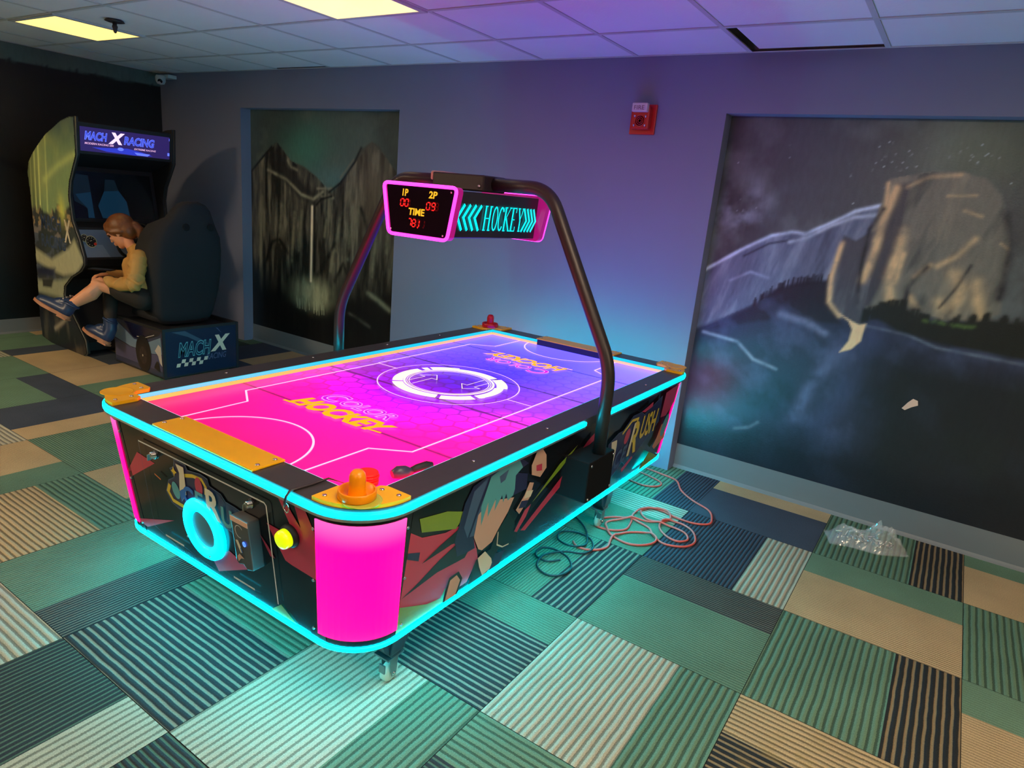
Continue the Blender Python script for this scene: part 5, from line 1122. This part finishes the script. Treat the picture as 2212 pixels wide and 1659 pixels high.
# dashboard with printed gauges
dsf = lambda u, v, h: (-5.462 - (v - .75) * .30 + h, u, v); dc_ = mat('dash_plate', rgb(112, 128, 158), .35)
mb = MB(); mb.prism([(yi0 + .006, .752), (yi1 - .006, .752), (yi1 - .006, .978), (yi0 + .006, .978)], dsf, M['matte_black'], d0=0, d1=.010); db = mb.build('dashboard', sim)
mb = MB(); A = Art(mb, lambda u, v, h: dsf(u, v, .010 + h), .0006); A.poly([(yi0 + .012, .768), (yi1 - .012, .768), (yi1 - .012, .968), (yi0 + .012, .968)], dc_); A.poly([(yi0 + .012, .768), (yi0 + .20, .768), (yi0 + .16, .858), (yi0 + .03, .862)], mat('dash_pale', rgb(136, 152, 178), .35))
rg_ = mat('gauge_rim', rgb(206, 196, 150), .35); dk_ = mat('gauge_dark', rgb(36, 28, 26), .35)
for u, v, r_ in ((2.452, .908, .026), (2.492, .883, .040), (2.86, .885, .040), (2.82, .905, .026)):
    A.ell(u, v, r_, r_ * 1.08, rg_); A.ell(u, v, r_ * .88, r_ * .95, dk_)
    for k in range(9): t = .6 + k * .68; A.ell(u + r_ * .66 * math.cos(t), v + r_ * .7 * math.sin(t), r_ * .06, r_ * .09, M['cream_art'])
    A.stroke([(u - r_ * .3, v + r_ * .1), (u + r_ * .1, v + r_ * .22)], .004, M['cream_art'])
A.ell(2.508, .868, .011, .010, mat('gauge_red', rgb(220, 60, 44), .35)); mb.build('gauge_print', db, fix=False)
mb = MB(); mb.tube([(-5.46, 2.75, .88), (-5.36, 2.75, .895)], .028, M['matte_black'], 16); mb.tube([(-5.345 + .03 * math.sin(t), 2.75 + .135 * math.cos(t), .90 + .135 * math.sin(t)) for t in np.linspace(0, 2 * PI, 36)[:-1]], .012, M['matte_black'], 10, closed=True)
mb.tube([(-5.36, 2.62, .90), (-5.36, 2.88, .90)], .010, M['matte_black'], 8); mb.tube([(-5.36, 2.75, .90), (-5.38, 2.75, .78)], .010, M['matte_black'], 8); mb.build('steering_wheel', sim)
# seat base with car print
BX0, BX1, BY0, BY1, BZ = -5.235, -4.560, 2.492, 3.092, .372
mb = MB(); mb.box((BX0, BY0, .006), (BX1, BY1, BZ - .03), M['matte_black']); base = mb.build('seat_base', sim, bevel=.004)
mb = MB(); w_ = .02
for a, b in (((BX0, BY0, BZ - .03), (BX1, BY0 + w_, BZ)), ((BX0, BY1 - w_, BZ - .03), (BX1, BY1, BZ)), ((BX1 - w_, BY0 + w_, BZ - .03), (BX1, BY1 - w_, BZ))): mb.box(a, b, M['matte_black'])
mb.box((BX1 - .001, BY0, .006), (BX1 + .004, BY0 + .02, BZ), M['matte_black']); mb.box((BX1 - .001, BY1 - .02, .006), (BX1 + .004, BY1, BZ), M['matte_black'])
for x, y in ((-4.60, 2.56), (-4.62, 2.92), (-5.18, 2.51)): mb.lathe([(0, 0), (.006, 0), (.005, .012), (0, .014)], (x, y, BZ - .03), M['chrome'], seg=10)
mb.build('base_rim', base)
mb = MB(); A = Art(mb, lambda u, v, h: (BX1 + .0006 + h, u, v)); A.poly([(BY0 + .02, .02), (BY1 - .02, .02), (BY1 - .02, BZ - .02), (BY0 + .02, BZ - .02)], mat('rear_print_navy', rgb(28, 44, 70), .22))
A.poly([(2.56, .345), (2.66, .345), (2.80, .26), (2.86, .22), (2.78, .24), (2.68, .30)], mat('rear_streak', rgb(64, 92, 112), .25)); A.poly([(2.90, .35), (2.95, .30), (2.92, .34)], M['slate_art'])
A.text('MACH', 2.600, .150, .265, .115, M['teal_art'], bold=.04, shear=.25); A.text('MACH', 2.606, .157, .253, .100, mat('rear_navy2', rgb(22, 44, 72), .25), bold=-.008, shear=.25)
A.text('X', 2.855, .165, .165, .125, M['cream_art'], bold=.05, shear=.3); A.text('RACING', 2.82, .108, .165, .045, M['slate_art'], bold=.01, shear=.25)
for k in range(8):
    for r_ in (0, 1):
        if (k + r_) % 2 == 0: u = 2.583 + k * .029 + (r_ * .01); A.poly([(u, .082 + .027 * r_), (u + .029, .082 + .027 * r_), (u + .037, .109 + .027 * r_), (u + .008, .109 + .027 * r_)], M['cream_art'])
mb.build('rear_print', base, fix=False)
mb = MB(); A = Art(mb, lambda u, v, h: (u, BY0 - .0004 - h, v)); A.poly([(BX0 + .01, .02), (BX1 - .004, .02), (BX1 - .004, BZ - .02), (BX0 + .01, BZ - .02)], mat('car_side_blue', rgb(52, 58, 84), .25))
A.poly([(-5.22, .35), (-5.08, .30), (-4.95, .245), (-4.80, .25), (-4.60, .32), (-4.57, .35), (-4.9, .352)], mat('car_glass', rgb(24, 22, 44), .15)); A.poly([(-5.22, .34), (-5.10, .30), (-4.94, .235), (-4.75, .245), (-4.58, .31), (-4.57, .19), (-4.70, .17), (-5.0, .17), (-5.22, .20)], mat('car_body', rgb(110, 134, 158), .22))
A.stroke([(-4.90, .262), (-4.78, .275), (-4.66, .315)], .004, M['cream_art']); A.poly([(-5.22, .19), (-5.0, .165), (-4.7, .165), (-4.57, .185), (-4.57, .06), (-5.22, .06)], mat('car_lower', rgb(74, 76, 112), .25)); A.stroke([(-5.22, .185), (-4.98, .165)], .003, M['ink'])
A.poly([(-4.66, .20), (-4.61, .255), (-4.58, .24), (-4.57, .10), (-4.60, .12), (-4.62, .17)], mat('car_lamp', rgb(190, 182, 176), .3)); A.poly([(-4.68, .07), (-4.64, .13), (-4.61, .12), (-4.60, .05)], M['ink'])
A.ell(-4.815, .150, .105, .135, M['ink']); A.ell(-4.820, .140, .080, .105, mat('car_tyre', rgb(34, 26, 30), .4)); A.ell(-4.82, .135, .05, .066, mat('car_rim', rgb(58, 46, 48), .3))
for k in range(6): t = k * PI / 3; A.stroke([(-4.82, .135), (-4.82 + .05 * math.cos(t), .135 + .066 * math.sin(t))], .006, M['ink'])
A.ell(-4.82, .135, .007, .009, M['cream_art']); mb.build('car_print', base, fix=False)
# bucket seat
seat_m = mat('black_seat_fabric', (.016, .016, .020), .9, bump=.3, bscale=300)
mb = MB(); mb.box((-5.19, 2.60, .36), (-4.80, 2.985, .425), seat_m); seat = mb.build('seat_cushion', sim, bevel=.03, seg=4)
def seatback():
    rows = []
    # (z, x_front, x_rear, y_near, y_far)
    P = [(.36, -4.84, -4.74, 2.62, 2.985), (.44, -4.90, -4.73, 2.585, 3.02), (.60, -4.93, -4.71, 2.565, 3.055), (.75, -4.93, -4.69, 2.560, 3.065), (.90, -4.90, -4.67, 2.565, 3.06), (1.00, -4.86, -4.66, 2.585, 3.045), (1.07, -4.82, -4.655, 2.62, 3.01), (1.13, -4.79, -4.65, 2.675, 2.985), (1.19, -4.77, -4.65, 2.715, 2.965), (1.23, -4.755, -4.655, 2.745, 2.935), (1.252, -4.735, -4.675, 2.79, 2.89)]
    for z, xf, xr, y0, y1 in P:
        ym = (y0 + y1) / 2; hw = (y1 - y0) / 2; ring = []
        dish = .075 if z < 1.0 else .02
        for t in np.linspace(-1, 1, 15): ring.append((xr - .035 * abs(t) ** 3, ym + hw * t, z))
        for t in np.linspace(1, -1, 15): ring.append((xf - .10 * (abs(t) > .78) * (z < 1.08) * (z > .4) + (dish * (1 - t * t)), ym + hw * t * .985, z))
        rows.append(ring)
    mb = MB(); mb.rings(rows, seat_m, smooth=True); return mb.build('seat_back', sim)
sbk = seatback()
mb = MB(); g = mat('harness_slot', (.004, .004, .004), .9)
for y in (2.755, 2.945): mb.lathe([(0, 0), (.024, 0), (.026, .006), (.018, .010), (0, .006)], (-4.655, y, 1.075), g, axis=(1, 0, .1), seg=18)
build_each(mb, 'harness_slot', sbk)

# ------------------------------------------------------------------ the seated player
def person():
    skin = mat('skin', rgb(232, 160, 118), .5, noise=.06, nscale=18); hair_m = mat('auburn_hair', rgb(124, 72, 34), .42, noise=.35, nscale=60)
    jk = mat('ochre_jacket', rgb(198, 148, 76), .65, noise=.1, nscale=25, bump=.4, bscale=26); tr = mat('dark_trousers', rgb(40, 32, 26), .8, noise=.15, nscale=30, bump=.2, bscale=60); bt = mat('navy_boot', rgb(40, 58, 92), .38, noise=.1, nscale=30); sole_m = mat('tan_sole', rgb(176, 118, 84), .6); lc = mat('boot_lace', rgb(176, 156, 140), .6)
    V_ = Vector
    J = dict(headtop=(-5.216, 2.591, 1.087), headback=(-5.122, 2.633, 1.03), headc=(-5.202, 2.564, .978), ear=(-5.099, 2.528, .968), nose=(-5.232, 2.513, .883), chin=(-5.172, 2.536, .836), brow=(-5.295, 2.504, .977), nape=(-5.086, 2.629, .95), bun=(-5.079, 2.657, 1.021), neck=(-5.109, 2.594, .887),
             shN=(-4.90, 2.538, .836), shF=(-5.213, 2.674, .808), back1=(-4.978, 2.649, .80), chest=(-5.07, 2.576, .76), spine=(-4.981, 2.606, .675), elN=(-4.842, 2.464, .648), wrN=(-5.026, 2.372, .652), hdN=(-5.105, 2.347, .656), elF=(-5.218, 2.642, .647), wrF=(-5.254, 2.503, .669), hdF=(-5.257, 2.452, .671),
             pel=(-4.945, 2.586, .544), hipN=(-4.90, 2.545, .545), hipF=(-5.043, 2.616, .527), kneeR=(-5.109, 2.363, .638), calfR=(-5.131, 2.30, .561), ankR=(-5.207, 2.195, .466), heelR=(-5.19, 2.173, .367), toeR=(-5.411, 2.045, .481), kneeL=(-5.223, 2.477, .606), shinL=(-5.163, 2.445, .468), ankL=(-5.112, 2.412, .341), heelL=(-5.077, 2.38, .176), toeL=(-5.268, 2.287, .266))
    J = {k: V_(v) for k, v in J.items()}
    FWD = V_((-.825, -.558, -.09)).normalized()                 # the way the player faces (image left)
    LAT = V_((-F_.x * -1, -F_.y * -1, 0)).normalized() * -1      # towards the viewer side
    LAT = V_((.54, -.84, 0)).normalized(); UP = V_((0, 0, 1))
    root = empty('person', (-5.0, 2.6, .42), 'person in ochre jacket and navy boots bent forward sideways on the racing game seat', 'person')
    def remesh(mb, name, voxel, smooth=2, parent=root):
        o = mb.build(name, parent, fix=False); r = o.modifiers.new('merge', 'REMESH'); r.mode = 'VOXEL'; r.voxel_size = voxel; r.use_smooth_shade = True
        s = o.modifiers.new('soften', 'SMOOTH'); s.iterations = smooth; s.factor = .6; return o
    def limb(mb, pts, rad, m, seg=16):
        pts = [V_(p) for p in pts]; d0 = (pts[0] - pts[1]).normalized(); d1 = (pts[-1] - pts[-2]).normalized()
        P = [pts[0] + d0 * rad[0] * .92, pts[0] + d0 * rad[0] * .6] + pts + [pts[-1] + d1 * rad[-1] * .6, pts[-1] + d1 * rad[-1] * .92]
        Rr = [rad[0] * .3, rad[0] * .78] + list(rad) + [rad[-1] * .78, rad[-1] * .3]; mb.tube(P, Rr, m, seg)
    def ellipsoid(mb, c, ax, r, m, n=14, k=20):
        a, b, d = ax; rings = []
        for i in range(1, n):
            t = PI * i / n; rings.append([c + a * (r[0] * math.sin(t) * math.cos(p)) + b * (r[1] * math.sin(t) * math.sin(p)) + d * (r[2] * math.cos(t)) for p in [2 * PI * q / k for q in range(k)]])
        mb.rings(rings, m, smooth=True)
    # body: one continuous skin surface running under the clothes
    mb = MB()
    fh = V_((FWD.x, FWD.y, 0)).normalized(); hz = (fh * .46 + UP * .88).normalized(); hf = (fh * .88 - UP * .46).normalized(); hl = hz.cross(hf).normalized()
    if hl.dot(LAT) < 0: hl = -hl
    hc = J['headc'] + UP * .012 + fh * -.012
    ellipsoid(mb, hc + hz * .022, (hf, hl, hz), (.088, .070, .086), skin); ellipsoid(mb, hc - hz * .038 + hf * .022, (hf, hl, hz), (.062, .055, .075), skin); ellipsoid(mb, hc - hz * .094 + hf * .048, (hf, hl, hz), (.024, .026, .022), skin)
    fc = hc + hf * .082
    limb(mb, [fc + hz * -.002 - hf * .006, fc - hz * .022 + hf * .006, fc - hz * .038 + hf * .016], (.008, .010, .011), skin, 10); ellipsoid(mb, fc - hz * .062 + hf * .0, (hf, hl, hz), (.012, .022, .006), skin, 8, 10); ellipsoid(mb, fc - hz * .075 + hf * -.002, (hf, hl, hz), (.012, .019, .006), skin, 8, 10)
    for s_ in (1, -1): ellipsoid(mb, hc + hl * .070 * s_ - hz * .018 - hf * .006, (hf, hl, hz), (.016, .008, .024), skin, 10, 12); ellipsoid(mb, hc + hf * .066 + hl * .034 * s_ - hz * .028, (hf, hl, hz), (.018, .02, .018), skin, 8, 10); ellipsoid(mb, fc - hf * .004 + hl * .028 * s_ + hz * .012, (hf, hl, hz), (.012, .022, .006), skin, 8, 10)
    limb(mb, [hc - hf * .012 - hz * .06, J['neck'], J['neck'] * .5 + J['back1'] * .5], (.038, .036, .05), skin)
    limb(mb, [J['back1'], J['spine'], J['pel']], (.07, .07, .08), skin)
    for a, b in ((J['shN'], J['back1']), (J['shF'], J['back1'])): limb(mb, [a, b], (.03, .04), skin)
    limb(mb, [J['shN'], J['elN'], J['wrN']], (.032, .028, .021), skin); limb(mb, [J['shF'], J['elF'], J['wrF']], (.032, .028, .021), skin)
    limb(mb, [J['hipN'], J['kneeR'] + UP * -.018, J['calfR'], J['ankR']], (.055, .050, .048, .031), skin); limb(mb, [J['hipF'], J['kneeL'], J['shinL'], J['ankL']], (.055, .044, .040, .030), skin)
    limb(mb, [J['kneeR'] + UP * -.01, J['kneeR'] * .6 + J['ankR'] * .4 + V_((.01, .01, -.018)), J['ankR'] + UP * .0], (.046, .052, .032), skin)
    def hand(wr, hd, down):
        f = (hd - wr).normalized(); n_ = (down - f * down.dot(f)).normalized(); l_ = f.cross(n_).normalized()
        pc = wr + f * .042; ellipsoid(mb, pc, (f, l_, n_), (.044, .036, .015), skin, 12, 16)
        for i, (o_, L_h) in enumerate(((-.027, .060), (-.009, .068), (.009, .064), (.026, .050))):
            b0 = pc + f * .028 + l_ * o_; b1 = b0 + f * L_h * .42 + n_ * .004; b2 = b1 + (f * .75 + n_ * .65).normalized() * L_h * .33; b3 = b2 + (f * .4 + n_ * .9).normalized() * L_h * .25
            limb(mb, [b0, b1, b2, b3], (.0088, .0084, .0076, .0066), skin, 8)
        s_ = -1 if l_.dot(FWD) > 0 else 1
        b0 = pc - f * .020 - l_ * .028; b1 = b0 - l_ * .020 + f * .018 + n_ * .006; b2 = b1 + f * .026 - l_ * .006 + n_ * .008; limb(mb, [b0, b1, b2], (.011, .0095, .0078), skin, 8)
    hand(J['wrN'], J['hdN'] + V_((0, 0, -.004)), V_((.25, -.3, -.9))); hand(J['wrF'], J['hdF'] + V_((-.02, -.03, -.01)), V_((.1, -.1, -1)))
    remesh(mb, 'body', .0052, 1)
    # eyes and brows as small parts
    ey = MB()
    for s_ in (1, -1): ellipsoid(ey, fc - hf * .001 + hl * .028 * s_ - hz * .006, (hf, hl, hz), (.008, .013, .005), mat('eye_dark', (.02, .012, .01), .3), 8, 10); ellipsoid(ey, fc + hf * .004 + hl * .028 * s_ + hz * .014, (hf, hl, hz), (.006, .019, .0035), hair_m, 8, 10)
    build_each(ey, 'eye_and_brow', root, fix=False)
    # hair: cap swept back into a low bun
    mb = MB(); ellipsoid(mb, hc + hz * .034 - hf * .016, (hf, hl, hz), (.102, .086, .094), hair_m); ellipsoid(mb, hc - hf * .058 - hz * .008, (hf, hl, hz), (.064, .076, .080), hair_m); ellipsoid(mb, hc + hf * .048 + hz * .062, (hf, hl, hz), (.048, .060, .040), hair_m)
    for s_ in (1, -1): limb(mb, [hc + hf * .062 + hl * .052 * s_ + hz * .045, hc + hf * .030 + hl * .073 * s_ + hz * .010, hc - hf * .035 + hl * .068 * s_ - hz * .012], (.020, .018, .022), hair_m, 10)
    limb(mb, [hc + hf * .085 + hz * .040, hc + hf * .098 + hz * .006, hc + hf * .094 - hz * .020], (.020, .014, .006), hair_m, 10)
    limb(mb, [J['headback'] - hf * .0, J['bun'] + V_((-.01, 0, -.012)), J['bun'] + V_((.0, 0, -.05)), J['nape'] + V_((.012, .01, -.03))], (.045, .030, .024, .010), hair_m, 12)
    hr = remesh(mb, 'hair', .006, 2)
    mb = MB(); mb.tube([J['bun'] + V_((-.018, -.01, .0)) + V_((.0, .022 * math.cos(t), .022 * math.sin(t))) for t in np.linspace(0, 2 * PI, 16)[:-1]], .007, mat('hair_tie', rgb(206, 150, 110), .6), 8, closed=True); mb.build('hair_tie', hr)
    # jacket
    mb = MB(); nb = J['neck'] * .45 + J['back1'] * .55
    limb(mb, [J['neck'] + V_((.018, .012, -.020)), nb + V_((0, 0, -.01)), J['back1'] + V_((-.03, -.02, -.04)), J['spine'] + V_((-.015, 0, -.01)), J['pel'] + V_((-.01, -.01, .075))], (.050, .082, .108, .098, .098), jk, 20)
    limb(mb, [J['shN'] + V_((-.01, 0, -.005)), J['shF'] + V_((.02, .01, -.01))], (.055, .055), jk); limb(mb, [J['chest'], J['spine'] + V_((-.05, -.04, -.02))], (.07, .07), jk)
    limb(mb, [J['shN'], J['shN'] * .5 + J['elN'] * .5 + V_((.008, .0, 0)), J['elN'] + V_((0, 0, -.004)), J['elN'] * .5 + J['wrN'] * .5 + V_((0, 0, -.012)), J['wrN'] * .92 + J['elN'] * .08], (.060, .056, .050, .047, .034), jk)
    limb(mb, [J['shF'], J['elF'], J['elF'] * .5 + J['wrF'] * .5, J['wrF']], (.056, .048, .042, .032), jk)
    for k, t in enumerate((.06, .2, .34, .5, .66, .84)):
        c = J['shN'].lerp(J['elN'], t); ax = (J['elN'] - J['shN']).normalized(); u = ax.cross(LAT).normalized(); mb.tube([c + (u * math.cos(q) + LAT * math.sin(q)) * (.058 - .004 * t) + ax * .022 * math.sin(2 * q + k * 1.7) for q in np.linspace(0, 2 * PI, 18)[:-1]], .0105, jk, 6, closed=True)
    for k, t in enumerate((.1, .3, .55, .95)):
        c = J['elN'].lerp(J['wrN'], t); ax = (J['wrN'] - J['elN']).normalized(); u = ax.cross(LAT).normalized(); rr_ = .047 - .013 * t; mb.tube([c + (u * math.cos(q) + LAT * math.sin(q)) * rr_ + ax * .018 * math.sin(2 * q + k * 2.1) for q in np.linspace(0, 2 * PI, 18)[:-1]], .0095, jk, 6, closed=True)
    remesh(mb, 'jacket', .0055, 1)
    # trousers: far leg covered to the boot, near leg bare below the knee
    mb = MB(); limb(mb, [J['pel'] + V_((0, .02, -.01)), J['hipN'] + V_((.0, 0, -.012))], (.098, .085), tr); limb(mb, [J['pel'] + V_((0, .0, -.01)), J['hipF']], (.095, .085), tr)
    limb(mb, [J['hipN'] + V_((0, 0, -.005)), J['hipN'] * .5 + J['kneeR'] * .5 + V_((0, 0, -.010)), J['kneeR'] + V_((.025, .05, -.008))], (.085, .072, .060), tr)
    limb(mb, [J['hipF'], J['hipF'] * .5 + J['kneeL'] * .5, J['kneeL'] + V_((0, .01, -.01)), J['shinL'], J['ankL'] + V_((0, 0, .012))], (.085, .070, .060, .050, .040), tr)
    remesh(mb, 'trousers', .0065, 2)
    # boots
    def boot(ank, heel, toe, shaft, name):
        f = (toe - heel); L_b = f.length; f = f.normalized(); up = (ank - heel); up = (up - f * up.dot(f)).normalized(); sd = f.cross(up).normalized()
        mb = MB(); limb(mb, [heel + f * .045 + up * .045, heel + f * L_b * .55 + up * .042, heel + f * (L_b - .045) + up * .032], (.044, .042, .036), bt); limb(mb, [heel + f * .045 + up * .05, heel + f * .05 + up * .10, ank + shaft * .01], (.044, .044, .046), bt); limb(mb, [heel + f * .075 + up * .10, heel + f * .13 + up * .07], (.034, .034), bt)
        o = remesh(mb, name, .006, 2)
        mb = MB(); out = []
        for t in np.linspace(0, 2 * PI, 28)[:-1]:
            x = L_b / 2 - .0 + (L_b / 2) * math.cos(t); w2 = .040 + .006 * math.sin(PI * x / L_b) - .006 * (abs(x / L_b - .35) < .12); y = w2 * (abs(math.sin(t)) ** .7) * (1 if math.sin(t) >= 0 else -1); out.append((x, y))
        mb.prism(out, lambda a, b, d: heel + f * a + sd * b + up * (-.006 + .022 * d + .012 * max(0, a / L_b - .7) * 3), sole_m); mb.prism([(0, -.034), (.07, -.036), (.07, .036), (0, .034)], lambda a, b, d: heel + f * (a + .005) + sd * b + up * (-.016 + .012 * d), sole_m)
        so = mb.build('sole', o, bevel=.003)
        mb = MB()
        for k in range(4):
            c = heel + f * (.118 - .016 * k) + up * (.094 + .020 * k)
            mb.tube([c + sd * .036 * s_ + (-f * .012 if abs(s_) == 1 else up * 0) for s_ in (-1, -.5, 0, .5, 1)], .0048, lc, 6)
        build_each(mb, 'lace', o)
        mb = MB(); c = ank + shaft * .010; mb.tube([c + (f * math.cos(t) + sd * math.sin(t)) * .044 for t in np.linspace(0, 2 * PI, 20)[:-1]], .010, bt, 8, closed=True); mb.build('boot_cuff', o)
    boot(J['ankR'] + V_((0, 0, -.004)), J['heelR'] + V_((0, 0, .0)), J['toeR'], (J['calfR'] - J['ankR']).normalized(), 'boot'); boot(J['ankL'] + V_((0, 0, -.004)), J['heelL'], J['toeL'], V_((0, 0, 1)), 'boot')
    # jacket tail hanging over the seat edge
    tag(MB().tube([(-5.262, 2.452, .702), (-5.29, 2.40, .700)], .004, M['matte_black'], 6).build('phone_edge', root) if False else root)
    t = empty('phone', (-5.16, 2.40, .70), 'thin black phone held over the knee of the seated person', 'phone')
    ph = MB(); c = V_((-5.205, 2.425, .713)); a = V_((-.55, -.83, .06)).normalized(); b = LAT; n_ = a.cross(b).normalized()
    ph.add([c + a * x + b * y + n_ * z for z in (-.004, .004) for x, y in ((-.07, -.034), (.07, -.034), (.07, .034), (-.07, .034))], [(0, 3, 2, 1), (4, 5, 6, 7), (0, 1, 5, 4), (1, 2, 6, 5), (2, 3, 7, 6), (3, 0, 4, 7)], M['gloss_black']); ph.build('phone_body', t, bevel=.002)
person()
